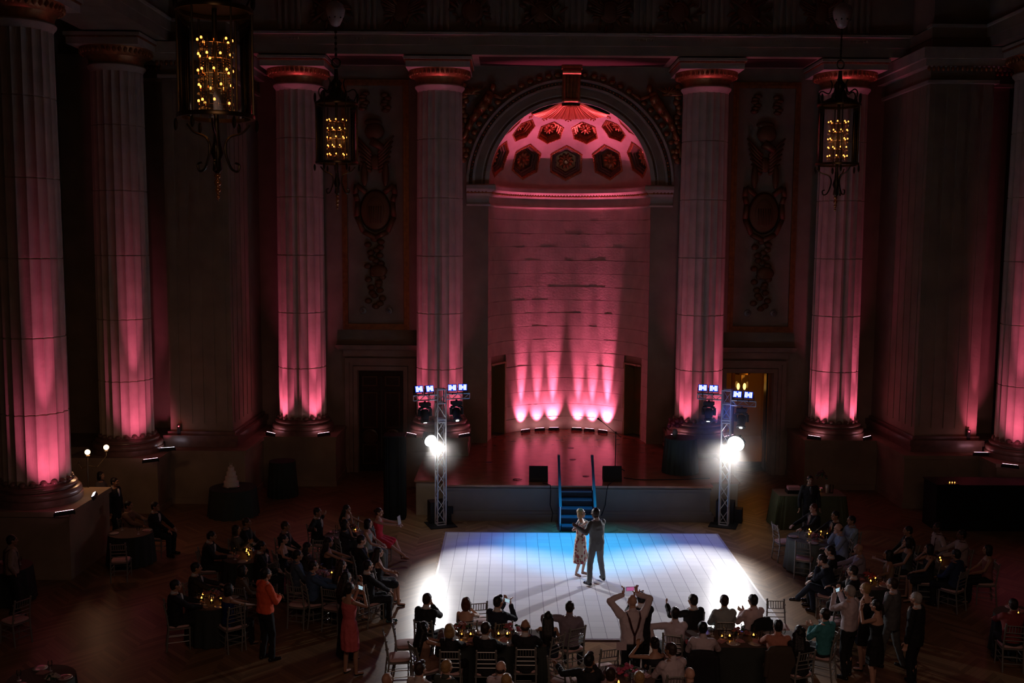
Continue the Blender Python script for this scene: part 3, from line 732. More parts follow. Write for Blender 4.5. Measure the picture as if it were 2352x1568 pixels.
# ------------------------------------------------------------------ lighting towers
LEDB = emitter('blue_white_led', (.40, .50, 1.0), 6); LEDG = emitter('blue_led_glow', (.02, .07, 1.0), 1.3)
KEYM = emitter('profile_lamp_lens', (1, .97, .93), 12); DOT = emitter('moving_head_lamp', (1, 1, 1), 14)
def tower(px, py, rz, side):
    base = on_z(px, py, 0); wd = .24; hz = 3.84
    t = empty('lighting_tower', base, rz, 'slim silver box-truss lighting tower at the %s end of the stage' % side, 'lighting tower')
    b = MB(); h = wd/2
    for x in (-h, h):
        for y in (-h, h): b.tube((x, y, .02), (x, y, hz), .021, n=8)
    b.build('truss_chords', ALU, t)
    b = MB(); n = 10; st = (hz-.1)/n
    for k in range(n):
        z0 = .05+k*st; z1 = z0+st; a = (-h, h) if k % 2 else (h, -h)
        b.tube((a[0], -h, z0), (a[1], -h, z1), .011, n=6); b.tube((a[1], h, z0), (a[0], h, z1), .011, n=6)
        b.tube((-h, a[0], z0), (-h, a[1], z1), .011, n=6); b.tube((h, a[1], z0), (h, a[0], z1), .011, n=6)
    for z in (.03, 2.92, 3.0, 3.45, 3.83):
        for p, q in (((-h, -h), (h, -h)), ((h, -h), (h, h)), ((h, h), (-h, h)), ((-h, h), (-h, -h))): b.tube((*p, z), (*q, z), .018, n=6)
    b.build('truss_diagonals', ALU, t)
    MB().box(-.38, .38, -.38, .38, 0, .02).build('base_plate', BLACK, t)
    b = MB(); b.obox((.0, .32, .32), .5, .35, .6); b.obox((.28, .45, .2), .35, .3, .4); b.build('dimmer_rack', BLACK, t)
    b = MB()
    for sx in (-1, 1):
        dz = -.13 if (side == 'right' and sx > 0) else 0; b.cur = 0; n0 = len(b.v)
        for z in (3.56, 3.70): b.tube((sx*h, -h, z), (sx*.80, -h, z), .018, n=6)
        b.tube((sx*.80, -h, 3.56), (sx*.80, -h, 3.70), .016, n=6)
        for k in range(4):
            x = h+(k)*.17; x2 = x+.17; z = (3.56, 3.70) if k % 2 else (3.70, 3.56); b.tube((sx*x, -h, z[0]), (sx*x2, -h, z[1]), .01, n=6)
        b.v[n0:] = [(q[0], q[1], q[2]+dz) for q in b.v[n0:]]
    b.build('cross_arm', ALU, t)
    return t, base
def led_wash(root_loc, rz, tilt, label):
    t = empty('led_wash_light', root_loc, rz, label, 'stage light', 'blue LED wash lights on the towers'); T = Matrix.Rotation(tilt, 3, 'X')
    c = Vector((0, 0, .15))
    MB().obox(c, .25, .08, .19, T).build('housing', BLACK, t)
    b = MB(); b.obox(c+T@Vector((0, -.043, 0)), .23, .006, .17, T); b.build('lens_plate', LEDG, t)
    b = MB(); lit = [(0,0),(1,0),(3,0),(4,0),(0,1),(1,1),(2,1),(3,1),(4,1),(0,2),(1,2),(2,2),(3,2),(4,2),(0,3),(1,3),(3,3),(4,3)]
    for i, j in lit:
        p = c+T@Vector((-.084+.042*i, -.047, -.058+.038*j)); b.lathe([(.017, 0), (.017, .006)], p, 8, True, T@Matrix.Rotation(PI/2, 3, 'X'))
    b.build('led_array', LEDB, t)
    b = MB(); b.box(-.15, -.135, -.02, .02, 0, .16); b.box(.135, .15, -.02, .02, 0, .16); b.box(-.15, .15, -.02, .02, 0, .015); b.tube((0, 0, -.04), (0, 0, .01), .02, n=8); b.build('yoke', BLACK, t)
    return t
def moving_head(loc, rz, label, tilt, dot):
    t = empty('moving_head_light', loc, rz, label, 'stage light', 'moving heads under the tower arms')
    b = MB(); b.box(-.14, .14, -.12, .12, -.12, -.03); b.tube((0, 0, -.03), (0, 0, .015), .03, n=8); b.build('base', BLACK, t)
    b = MB(); b.tube((0, 0, -.12), (0, 0, -.17), .07, n=12)
    for sx in (-1, 1): b.tube((sx*.05, 0, -.16), (sx*.16, 0, -.2), .04, n=8); b.tube((sx*.16, 0, -.2), (sx*.16, 0, -.40), .042, n=8)
    b.build('yoke', BLACK, t, smooth=True, ang=40)
    T = Matrix.Rotation(tilt, 3, 'X'); c = Vector((0, 0, -.38))
    b = MB(); b.lathe([(.06, -.17), (.11, -.14), (.125, -.02), (.10, .12), (.13, .15), (.13, .20)], c, 18, True, T); b.build('head', BLACK, t, smooth=True, ang=40)
    b = MB(); b.lathe([(.045 if dot else .03, .203), (.04, .21)], c, 16, True, T); b.build('lens', DOT, t)
def profile_lamp(loc, aim, label, r):
    t = empty('profile_spotlight', loc, 0, label, 'stage light'); d = (Vector(aim)-Vector(loc)).normalized()
    T = d.to_track_quat('Z', 'Y').to_matrix()
    b = MB(); b.lathe([(.07, -.42), (.10, -.36), (.11, -.1), (r+.02, -.04), (r+.02, .0)], (0, 0, 0), 20, True, T); b.build('barrel', BLACK, t, smooth=True, ang=40)
    b = MB(); b.lathe([(r, .002), (r*.8, .02), (0.01, .035)], (0, 0, 0), 24, True, T); b.build('lens', KEYM, t, smooth=True)
    b = MB()
    for sx in (-1, 1): b.tube(T@Vector((sx*(r+.03), 0, -.1)), T@Vector((sx*.08, 0, -.3))+Vector((0, .1, .1)), .012, n=6)
    b.build('yoke', BLACK, t)
    return t
KEYC = (1, .97, .95)
for px, py, rz, side, lamp, lr, wash in ((1012, 1205, .34, 'left', (989, 1012), .17, ((951, 893), (978, 891), (1033, 893), (1057, 893))),
                                     (1662, 1205, -.34, 'right', (1690, 1019), .23, ((1621, 893), (1646, 893), (1703, 903), (1728, 903)))):
    t, base = tower(px, py, rz, side)
    C_ = Matrix.Rotation(rz, 3, 'Z')
    for i, x in enumerate((-.66, -.36, .30, .60)):
        p = Vector(base)+C_@Vector((x, -.12, 3.72-(.13 if side == 'right' and x > 0 else 0)))
        led_wash(p, rz+(.25 if i < 2 else -.3)*(1 if side == 'left' else .4), math.radians(-14), 'small blue-white LED wash light, %s of four on the %s tower arm' % (['leftmost', 'second', 'third', 'rightmost'][i], side))
    for i, x in enumerate((-.48, .42)):
        p = Vector(base)+C_@Vector((x, -.12, 3.52-(.13 if side == 'right' and x > 0 else 0)))
        moving_head(p, rz, 'black moving-head light hanging under the %s half of the %s tower arm' % (['left', 'right'][i], side), math.radians(150 if i else 165), True)
    lp = on_y(*lamp, base.y-.26); aim = (X0+(-.5 if side == 'left' else .5), 20.0, 0)
    profile_lamp(lp, aim, 'blazing white spotlight clamped half way up the %s lighting tower' % side, lr)
    d = (Vector(aim)-lp).normalized()
    light('SPOT', 'key_light_'+side, lp+d*.06, KEYC, KEYP*(1 if side == 'left' else 1.25), aim, angle=70, blend=.9, radius=.06)
    light('POINT', 'glow_point_'+side, lp+d*.10, KEYC, 16, radius=.09)  # added point lamp that rounds out the glow in the haze
    # ball of haze added round the lamp to give its glow
    hz = MB().ball((0, 0, 0), 1.0, 24, 16).build('lamp_glow_haze', HAZE, loc=lp); hz.scale = (2.0,)*3 if side == 'right' else (1.3,)*3
    tag(hz, 'added haze ball making the glow round the %s spotlight' % side, 'haze', kind='stuff')
# blue washes from the towers; cyan from an added unseen overhead spot
light('SPOT', 'cyan_pool', (X0, 23.6, 15.2), (0, .47, .85), 11500, (X0+.05, 25.3, 0), angle=21, blend=1, radius=.1)
light('SPOT', 'blue_pool', (X0-2.2, 27.3, 3.6), (.04, .20, 1), 300, (X0-1.0, 25.2, 0), angle=78, blend=1, radius=.08)
light('SPOT', 'blue_pool', (X0+4.2, 27.3, 3.6), (.06, .20, 1), 240, (X0+1.4, 25.2, 0), angle=78, blend=1, radius=.08)
for sx, bx in ((-1, -1.93), (1, 5.9)):
    light('AREA', 'blue_wash', (bx, 27.2, 3.95), (.16, .16, 1), 9, (X0+sx*1.2, 23.5, 0), size=1.3, sy=.2, spread=110)

# ------------------------------------------------------------------ hanging lanterns
GLASS = mat('lantern_glass', (.9, .95, .92), .03, trans=1, ior=1.02, spec=.4)
def glassy():
    M = bpy.data.materials.new('thin_glass'); M.use_nodes = True; nt = M.node_tree; nt.nodes.clear(); L = nt.links
    t = nt.nodes.new('ShaderNodeBsdfTransparent'); t.inputs[0].default_value = (.93, .96, .94, 1)
    g = nt.nodes.new('ShaderNodeBsdfGlossy'); g.inputs['Roughness'].default_value = .05
    lw = nt.nodes.new('ShaderNodeFresnel'); lw.inputs[0].default_value = 1.45
    m_ = nt.nodes.new('ShaderNodeMixShader'); o = nt.nodes.new('ShaderNodeOutputMaterial')
    L.new(lw.outputs[0], m_.inputs[0]); L.new(t.outputs[0], m_.inputs[1]); L.new(g.outputs[0], m_.inputs[2]); L.new(m_.outputs[0], o.inputs[0]); return M
TG = glassy()
BULB = emitter('amber_bulb', (1, .29, .05), 4.5)
CRY = mat('crystal_drops', (.75, .35, .14), .08, metal=.7)
def lantern(loc, label, ball):
    t = empty('hanging_lantern', loc, R.uniform(0, .6), label, 'lantern', None)
    r = .50; z0, z1 = 0.0, 1.45
    b = MB(); rg = []
    for z in (z0+.02, z1-.02): rg.append([(r*math.cos(2*PI*i/40), r*math.sin(2*PI*i/40), z) for i in range(40)])
    b.rings(rg, caps=False); b.build('glass_cylinder', TG, t, smooth=True)
    for nm, z in (('lower_rim', z0), ('upper_rim', z1)):
        b = MB(); b.lathe([(r-.03, z-.025), (r+.03, z-.03), (r+.035, z), (r+.03, z+.03), (r-.03, z+.025), (r-.03, z-.025)], n=40, caps=False); b.build(nm, BRASS, t, smooth=True, ang=40)
    for k in range(6):
        a = 2*PI*k/6; b = MB(); b.tube((r*1.02*math.cos(a), r*1.02*math.sin(a), z0), (r*1.02*math.cos(a), r*1.02*math.sin(a), z1), .014, n=6); b.ball((r*1.1*math.cos(a), r*1.1*math.sin(a), z0-.12), (.03, .03, .09), 8); b.ball((r*1.05*math.cos(a), r*1.05*math.sin(a), z1+.14), (.035, .035, .13), 8)
        b.build('upright', BRONZE, t, smooth=True, ang=40)
    b = MB(); b.tube((0, 0, z0-.2), (0, 0, z1+.7), .035, n=10)
    for k in range(8):
        a = 2*PI*k/8+.2; b.tube((.15*math.cos(a), .15*math.sin(a), z0+.1), (.15*math.cos(a), .15*math.sin(a), z1-.35), .008, n=5)
    b.build('central_stem', BRONZE, t)
    n = 0
    for k in range(5):
        z = z0+.20+k*.21; bb = MB()
        bb.lathe([(.2, z-.05), (.215, z-.045), (.2, z-.04)], n=24, caps=False)
        for i in range(8):
            a = 2*PI*(i+.5*(k % 2))/8; x, y = .235*math.cos(a), .235*math.sin(a)
            bb.tube((x, y, z-.045), (x, y, z-.005), .011, n=6)
            for q in range(3): bb.ball((.2*math.cos(a+.3), .2*math.sin(a+.3), z-.07-.04*q), .010, 6, 4)
        bb.build('bulb_tier', CRY, t, smooth=True, ang=40)
        for i in range(8):
            a = 2*PI*(i+.5*(k % 2))/8
            if (i*5+k*3+int(loc[1])) % 7 == 0: continue
            o = bpy.data.objects.new('bulb', BULBME); COL.objects.link(o); o.parent = t; o.location = (.235*math.cos(a), .235*math.sin(a), z+.012); n += 1
    b = MB()
    for k in range(3):
        a = 2*PI*k/3+.5; c, s_ = math.cos(a), math.sin(a)
        pts = [(r, z0-.08), (.38, z0-.2), (.18, z0-.28), (.12, z0-.45), (.2, z0-.7), (.3, z0-.75), (.33, z0-.66), (.27, z0-.63)]
        b.curve([(q*c, q*s_, z) for q, z in pts], .018, 6)
    b.lathe([(.02, z0-.8), (.07, z0-.74), (.05, z0-.6), (.09, z0-.5), (.05, z0-.35), (.04, z0-.18)], n=12)
    b.build('lower_scrolls', BRONZE, t, smooth=True, ang=50)
    b = MB(); z = z0-.82
    for q, rr_ in enumerate((.045, .03, .05, .032, .04, .025, .03)): b.ball((0, 0, z), rr_, 10); z -= .05
    b.tube((0, 0, z0-.8), (0, 0, z), .008, n=5); b.build('finial_drop', CRY, t, smooth=True)
    b = MB(); b.lathe([(.5, z1+.03), (.42, z1+.10), (.2, z1+.20), (.12, z1+.4), (.15, z1+.5), (.06, z1+.62), (.04, z1+.85)], n=24)
    for k in range(5):
        a = 2*PI*k/5; c, s_ = math.cos(a), math.sin(a); b.curve([(q*c, q*s_, zz) for q, zz in ((.44, z1+.08), (.50, z1+.25), (.42, z1+.36), (.25, z1+.3), (.18, z1+.5), (.22, z1+.62))], .016, 6)
    b.build('crown', BRONZE, t, smooth=True, ang=50)
    b = MB(); b.lathe([(.10, -.012), (.125, 0), (.10, .012)], (0, 0, z1+1.0), 24, False, Matrix.Rotation(PI/2, 3, 'X')); b.lathe([(.10, .012), (.085, 0), (.10, -.012)], (0, 0, z1+1.0), 24, False, Matrix.Rotation(PI/2, 3, 'X')); b.build('suspension_ring', BRONZE, t, smooth=True)
    b = MB(); z = z1+1.12; top = 3.35 if ball else 4.6
    k = 0
    while z < top:
        b.ball((0, 0, z), (.035, .012, .05) if k % 2 else (.012, .035, .05), 8); z += .07; k += 1
    if ball: b.tube((0, 0, 3.9), (0, 0, 6.6), .012, n=6)
    b.build('chain', BRONZE, t)
    if ball:
        b = MB(); b.lathe([(.03, 3.32), (.11, 3.36), (.15, 3.45), (.21, 3.58), (.24, 3.72), (.20, 3.85), (.08, 3.93), (.02, 3.95)], n=20); b.build('glass_dome', mat('frosted_dome', (.60, .42, .36), .25, spec=.8), t, smooth=True)
        b = MB()
        for k in range(8): a = 2*PI*k/8; b.ball((.19*math.cos(a), .19*math.sin(a), 3.52), .022, 6)
        b.build('dome_studs', BRONZE, t, smooth=True)
    light('POINT', 'lantern_glow', Vector(loc)+Vector((0, 0, .62)), (1, .45, .14), LANP, radius=.2)
BULBME = MB().ball((0, 0, 0), (.017, .017, .022), 8).mesh('bulb', BULB, True)
lantern(on_y(497, 268, 14.4), 'nearest and largest-looking brass lantern with amber bulbs, hanging at the upper left', True)
lantern(on_y(774, 374, 25.5), 'smaller brass lantern with amber bulbs hanging in front of the leftmost end-wall column', True)
lantern(on_y(1922, 378, 25.5), 'brass lantern with amber bulbs hanging in front of the rightmost end-wall column', True)
# lantern seen through the open doorway
p = on_y(1703, 880, 38.2); t = empty('anteroom_lantern', p, 0, 'glowing glass lantern hanging in the room beyond the open doorway', 'lantern')
b = MB(); rg = [[(.30*math.cos(2*PI*i/6+.3), .30*math.sin(2*PI*i/6+.3), z) for i in range(6)] for z in (-.42, .36)]; b.rings(rg, caps=False); b.build('glass_panes', TG, t)
b = MB(); b.lathe([(.33, .36), (.34, .42), (.12, .50), (.03, .62)], n=6); b.lathe([(.31, -.46), (.31, -.42)], n=6)
for i in range(6): a = 2*PI*i/6+.3; b.tube((.3*math.cos(a), .3*math.sin(a), -.42), (.3*math.cos(a), .3*math.sin(a), .36), .014, n=5)
b.tube((0, 0, .6), (0, 0, 4.6-p.z), .012, n=5); b.build('lantern_frame', BRASS, t)
b = MB()
for x in (-.12, .12): b.ball((x, 0, -.12), (.06, .06, .13), 10)
b.build('lamp_globes', emitter('warm_lamp', (1, .48, .10), 5), t, smooth=True)
light('POINT', 'anteroom_glow', p+Vector((.4, -.8, .3)), (1, .36, .04), 10, radius=.2)

# iron candelabrum with two glass globes beside the left podium
p = on_z(208, 1262, 0); g1 = on_y(201, 1038, p.y); g2 = on_y(244, 1027, p.y+.35)
t = empty('globe_candelabrum', p, 0, 'tall black iron candelabrum with two glowing round globes, left aisle', 'lamp')
b = MB(); b.lathe([(.22, 0), (.2, .04), (.05, .1), (.03, .3)], n=20); b.tube((0, 0, .2), (0, 0, g1.z-p.z-.15), .022, n=8)
b.build('post', BRONZE, t, smooth=True, ang=40)
b = MB(); l1 = g1-p; l2 = g2-p
for L_ in (l1, l2): b.path([(0, 0, l1.z-.35), (L_.x*.5, L_.y*.5, l1.z-.42), (L_.x, L_.y, L_.z-.22), (L_.x, L_.y, L_.z-.1)], .014, 6); b.lathe([(.02, 0), (.06, .03), (.03, .05)], L_-Vector((0, 0, .12)), 12)
b.path([(0, 0, l1.z-.35), (-.15, 0, l1.z-.42), (-.24, 0, l1.z-.3), (-.2, 0, l1.z-.22)], .012, 6)
b.build('scroll_arms', BRONZE, t, smooth=True, ang=40)
for L_ in (l1, l2): MB().ball(L_, .068, 16).build('globe', emitter('globe_glow', (1, .60, .33), 4), t, smooth=True)
light('POINT', 'globe_light', g1+Vector((.1, 0, 0)), (1, .5, .25), 12, radius=.08)

# small flickering tea lights on the right podium, red exit lamps
bar = empty('draped_bar', (13.6, 27.6, 0), 0, 'long black draped bar counter in the dark at the far right', 'bar')
b = MB(); b.box(-1.8, 1.8, -.4, .5, .005, 1.28); b.build('black_cloth', mat('bar_cloth', (.006, .006, .006), .95), bar); MB().box(-1.83, 1.83, -.43, .53, 1.28, 1.31).build('bar_top', BLACK, bar)
p = on_z(2187, 1110, 1.33); t = empty('tea_light_tray', (p.x, p.y, 1.315), 0, 'tray of three tiny lit tea lights in the dark at the far right', 'candle holder')
MB().box(-.17, .17, -.06, .06, 0, .015).build('tray', BRONZE, t)
FL = emitter('candle_flame', (1, .36, .06), 4.5)
for x in (-.07, 0, .07): MB().ball((x, 0, .045), (.014, .014, .022), 8).build('flame', FL, t, smooth=True)
for px, py, y_, lb in ((411, 983, 30.2, 'tiny red pilot lamp at the foot of the left corner pier'), (2225, 990, 30.2, 'tiny red pilot lamp at the foot of the right corner pier')):
    p = on_y(px, py, y_); p.z = ZP+.62; t = empty('pilot_lamp', p, 0, lb, 'lamp')
    MB().box(-.05, .05, -.02, .02, -.62, .05).build('post', BLACK, t); MB().ball((0, -.03, 0), .016, 8).build('red_bulb', emitter('red_pilot', (1, .08, .1), 8), t)
    light('POINT', 'pilot_glow', p+Vector((0, -.15, .02)), (1, .05, .06), .3, radius=.03)

# ------------------------------------------------------------------ on and by the stage
DRAPE = mat('dark_green_cloth', (.035, .05, .042), .85, var=.1)
def skirt(b, r, z0, z1, n=96, amp=.03, waves=18, rx=1.0, ry=1.0, top=True):
    rg = []
    for z in (z0, z0+(z1-z0)*.5, z1-.02, z1):
        k = (z1-z)/(z1-z0); rg.append([((r+.05*k+amp*k*math.cos(waves*2*PI*i/n+2*k))*math.cos(2*PI*i/n)*rx, (r+.05*k+amp*k*math.cos(waves*2*PI*i/n+2*k))*math.sin(2*PI*i/n)*ry, z) for i in range(n)])
    b.rings(rg)
def cocktail(px, py, zb, r, h, label, name='skirted_table', cat='table', waves=16):
    p = on_z(px, py, zb)+Vector((0, r, 0)); t = empty(name, p, 0, label, cat)
    b = MB(); skirt(b, r, .005, h, waves=waves); b.build('table_skirt', DRAPE, t, smooth=True, ang=60)
    MB().lathe([(r-.01, h), (r, h+.004), (r-.01, h+.008)], n=48).build('tabletop', DRAPE, t); return t, p
t, pc = cocktail(522, 1196, 0, .66, .80, 'round draped table carrying the wedding cake')
cocktail(643, 1146, 0, .40, 1.10, 'tall narrow dark-draped table standing right of the cake table')
t_, pj = cocktail(1568, 1092, ZS, .48, 1.05, 'tall pleated grey-draped table at the right end of the stage', waves=20)
k = empty('wedding_cake', pc+Vector((-.05, 0, .81)), 0, 'white four-tier wedding cake on a silver stand', 'cake')
ICE = mat('white_icing', (.75, .66, .58), .6)
MB().lathe([(.24, 0), (.25, .03), (.24, .05)], n=32).build('cake_stand', mat('silver_stand', (.7, .7, .72), .2, metal=1), k, smooth=True, ang=40)
for i, (r_, z) in enumerate(((.21, .05), (.17, .19), (.13, .33), (.09, .46))): MB().lathe([(r_, z), (r_, z+.125), (r_-.012, z+.135)], n=32).build('cake_tier', ICE, k, smooth=True, ang=40)
b = MB(); b.ball((0, 0, .62), (.05, .03, .03), 8); b.tube((-.03, 0, .6), (-.03, 0, .7), .008); b.tube((.03, 0, .6), (.03, 0, .7), .008); b.build('cake_topper', ICE, k, smooth=True)
# flower arrangement and glass on the stage table
t = empty('flower_arrangement', pj+Vector((-.18, 0, 1.06)), 0, 'dark red flower arrangement on the grey-draped stage table', 'flowers')
b = MB(); b.lathe([(.06, 0), (.09, .15), (.05, .25)], n=16); b.build('vase', mat('vase_glass', (.2, .2, .2), .1), t, smooth=True)
b = MB(); g = random.Random(2)
for i in range(26): b.ball((g.uniform(-.2, .2), g.uniform(-.15, .15), .3+g.uniform(0, .28)), g.uniform(.04, .08), 8)
b.build('blooms', mat('dark_red_petals', (.28, .03, .05), .7), t, smooth=True)
# loudspeaker stack in black beside the left tower
p = on_z(905, 1195, 0); t = empty('black_pipe_and_drape', p+Vector((0, .3, 0)), 0, 'tall black draped column beside the left lighting tower', 'drape')
b = MB(); rg = []
for z in (.01, 1.2, 2.38):
    rg.append([(.30*(1 if math.cos(a) > 0 else -1)*abs(math.cos(a))**.4+.015*math.cos(24*a), .28*(1 if math.sin(a) > 0 else -1)*abs(math.sin(a))**.4+.015*math.sin(24*a), z) for a in [2*PI*i/96 for i in range(96)]])
b.rings(rg); b.build('black_cloth', mat('black_velour', (.006, .007, .006), .95), t, smooth=True, ang=50)
MB().box(-.31, .31, -.29, .29, 2.38, 2.42).build('top_board', BLACK, t)
# monitor wedges
def wedge(px, py, label):
    p = on_z(px, py, ZS+.01); t = empty('stage_monitor', p+Vector((0, .18, 0)), 0, label, 'loudspeaker')
    prof = [(-.17, 0), (.17, 0), (.17, .34), (.02, .42), (-.17, .10)]
    b = MB(); n = len(prof); vs = [(x, y, z) for x in (-.27, .27) for y, z in prof]
    b.add(vs, [tuple(range(n)), tuple(range(2*n-1, n-1, -1))]+[(i, n+i, n+(i+1) % n, (i+1) % n) for i in range(n)]); b.build('cabinet', BLACK, t)
    T = Matrix.Rotation(math.radians(31), 3, 'X'); 
    MB().obox((0, .168, .17), .50, .004, .30).build('rear_panel', mat('matt_black_panel', (.012, .012, .013), .8), t)
wedge(1237, 1106, 'black wedge monitor on the stage edge left of the steps'); wedge(1407, 1106, 'black wedge monitor on the stage edge right of the steps')
p = on_z(1413, 1078, ZS+.01); t = empty('microphone_stand', p, 0, 'thin black microphone stand with folded tripod feet behind the right monitor', 'microphone stand')
for a in (200, 320, 80): MB().tube((0, 0, .12), (.34*math.cos(math.radians(a)), .34*math.sin(math.radians(a)), .015), .011, n=6).build('leg', BLACK, t)
MB().tube((0, 0, .1), (0, 0, 1.15), .012, n=8).build('pole', BLACK, t)
b = MB(); b.tube((.16, -.05, 1.0), (-.42, .12, 1.45), .009, n=6); b.ball((0, 0, 1.14), .028, 8); b.build('boom_arm', BLACK, t)
b = MB(); b.tube((-.42, .12, 1.45), (-.52, .15, 1.52), .018, n=8); b.ball((-.53, .155, 1.53), .03, 10); b.build('microphone', BLACK, t)
# cables
def cable(pts, label, r=.012):
    b = MB(); b.path(pts, r, 6)
    for q in pts: b.ball(q, r, 6, 4)
    tag(b.build('cable', BLACK, smooth=True), label, 'cable')
cable([(X0-1.0, 28.2, 1.045), (X0-.8, 27.95, 1.045), (X0-.78, 27.86, .9), (X0-.8, 27.85, .5), (X0-.72, 27.84, .25), (X0-.76, 27.84, .02)], 'black cable dropping down the stage front left of the steps')
cable([(X0+.98, 28.3, 1.045), (X0+.84, 27.95, 1.045), (X0+.80, 27.86, .9), (X0+.76, 27.85, .5), (X0+.66, 27.84, .2)], 'black cable dropping down the stage front right of the steps')
cable([(X0-1.6, 28.6, 1.045), (X0-1.75, 28.45, 1.045), (X0-1.85, 28.55, 1.045), (X0-1.8, 28.7, 1.045), (X0-1.65, 28.65, 1.045)], 'small loop of cable by the left wedge monitor', .009)
cable([(X0+1.4, 28.9, 1.045), (X0+1.7, 28.7, 1.045), (X0+2.0, 28.65, 1.045), (X0+3.2, 28.75, 1.045), (X0+3.9, 28.9, 1.045)], 'long black cable lying along the right side of the stage')
# steps with two solid handrails
s = empty('stage_steps', (X0-.08, 26.85, 0), 0, 'dark blue portable wooden steps with two raking rails up to the stage', 'steps')
STP = mat('blue_grey_paint', (.05, .10, .17), .5)
for i in range(5):
    b = MB(); b.box(-.44, .44, i*.21, i*.21+.26, .17+i*.19-.03, .17+i*.19); b.build('tread', STP, s)
    b = MB(); b.box(-.44, .44, i*.21+.03, i*.21+.05, i*.19, .14+i*.19); b.build('riser', mat('dark_riser', (.015, .02, .03), .7), s)
for sx in (-1, 1):
    b = MB(); x1, x2 = sorted((sx*.46, sx*.49)); b.prism([(x1, 0), (x2, 0), (x2, 1.12), (x1, 1.12)], 0, .05)
    vs = [(x, y, z) for x in (x1, x2) for y, z in ((0, 0), (1.14, 0), (1.14, .99), (1.0, .99), (0, .18))]
    b.add(vs, [(0, 1, 2, 3, 4), (9, 8, 7, 6, 5)]+[(i, 5+i, 5+(i+1) % 5, (i+1) % 5) for i in range(5)]); b.build('stringer', STP, s)
    b = MB(); b.add([(x, y, z) for x in (x1-.02, x2+.02) for y, z in ((.02, .70), (.12, .70), (1.38, 1.86), (1.28, 1.86))], [(0, 1, 2, 3), (7, 6, 5, 4), (0, 4, 5, 1), (1, 5, 6, 2), (2, 6, 7, 3), (3, 7, 4, 0)]); b.build('handrail', STP, s)
    b = MB(); b.tube((sx*.475, .07, 0), (sx*.475, .07, .72), .018, n=8); b.tube((sx*.475, .95, .7), (sx*.475, .95, 1.5), .018, n=8); b.build('rail_post', ALU, s)
# ------------------------------------------------------------------ chairs
SILVER = mat('silver_chair_paint', (.28, .28, .26), .35, metal=.35)
CUSH = mat('blush_cushion', (.62, .40, .38), .8, bump=.15, bscale=12)
def chair_proto():
    t = empty('chiavari_chair', (0, 0, 0), 0, 'x', 'chair')
    w = .185; fy = .19; by = -.19
    for sx in (-1, 1):
        b = MB(); b.tube((sx*(w+.01), fy, 0), (sx*w, fy, .44), .012, .017, 8)
        for z in (.12, .25, .38): b.tube((sx*w*1.01, fy, z-.01), (sx*w*1.01, fy, z+.01), .019, n=8)
        b.build('leg', SILVER, t, smooth=True, ang=50)
        b = MB(); b.path([(sx*(w-.005), by-.05, 0), (sx*(w-.005), by, .44), (sx*(w-.015), by-.03, .70), (sx*(w-.02), by-.075, .92)], .016, 8); b.ball((sx*(w-.02), by-.078, .93), .021, 8)
        for z in (.55, .70, .84): b.tube((sx*(w-.013), by-.02-.25*(z-.6)**2*1.5, z-.01), (sx*(w-.013), by-.02-.25*(z-.6)**2*1.5, z+.01), .02, n=8)
        b.build('leg', SILVER, t, smooth=True, ang=50)
    b = MB(); b.prism([(-w-.02, by-.01), (w+.02, by-.01), (w+.03, fy+.02), (-w-.03, fy+.02)], .425, .445); b.build('seat_frame', SILVER, t)
    b = MB(); rg = []
    for z, k in ((.446, .95), (.465, 1.02), (.485, 1.0), (.498, .85)):
        rg.append([(k*.2*(1 if math.cos(a) > 0 else -1)*abs(math.cos(a))**.45, k*.2*(1 if math.sin(a) > 0 else -1)*abs(math.sin(a))**.45, z) for a in [2*PI*i/28 for i in range(28)]])
    b.rings(rg); b.build('cushion', CUSH, t, smooth=True, ang=60)
    b = MB()
    yb = lambda z: by-.0-(.075*((z-.44)/.48)**1.4)
    for z in (.60, .68, .76, .90): b.tube((-w+.01, yb(z), z), (w-.01, yb(z), z), .010, n=6)
    for i in range(7): x = -w+.04+i*(2*w-.08)/6; b.tube((x, yb(.76), .76), (x, yb(.90), .90), .0075, n=6)
    b.build('backrest', SILVER, t, smooth=True, ang=50)
    b = MB()
    for z in (.14, .26):
        b.tube((-w, fy, z), (w, fy, z), .008, n=6); b.tube((-w, by-.02, z+.02), (w, by-.02, z+.02), .008, n=6)
        for sx in (-1, 1): b.tube((sx*w, fy, z+.03), (sx*w, by-.02, z+.03), .008, n=6)
    b.build('stretchers', SILVER, t)
    return t
CHAIR = chair_proto(); proto_kids(CHAIR); chair_used = [False]
def chair(x, y, rz, label, group=None, z=0):
    if not chair_used[0]:
        chair_used[0] = True; CHAIR.location = (x, y, z); CHAIR.rotation_euler = (0, 0, rz); CHAIR['label'] = label
        return CHAIR
    return dup(CHAIR, (x, y, z), rz, label)

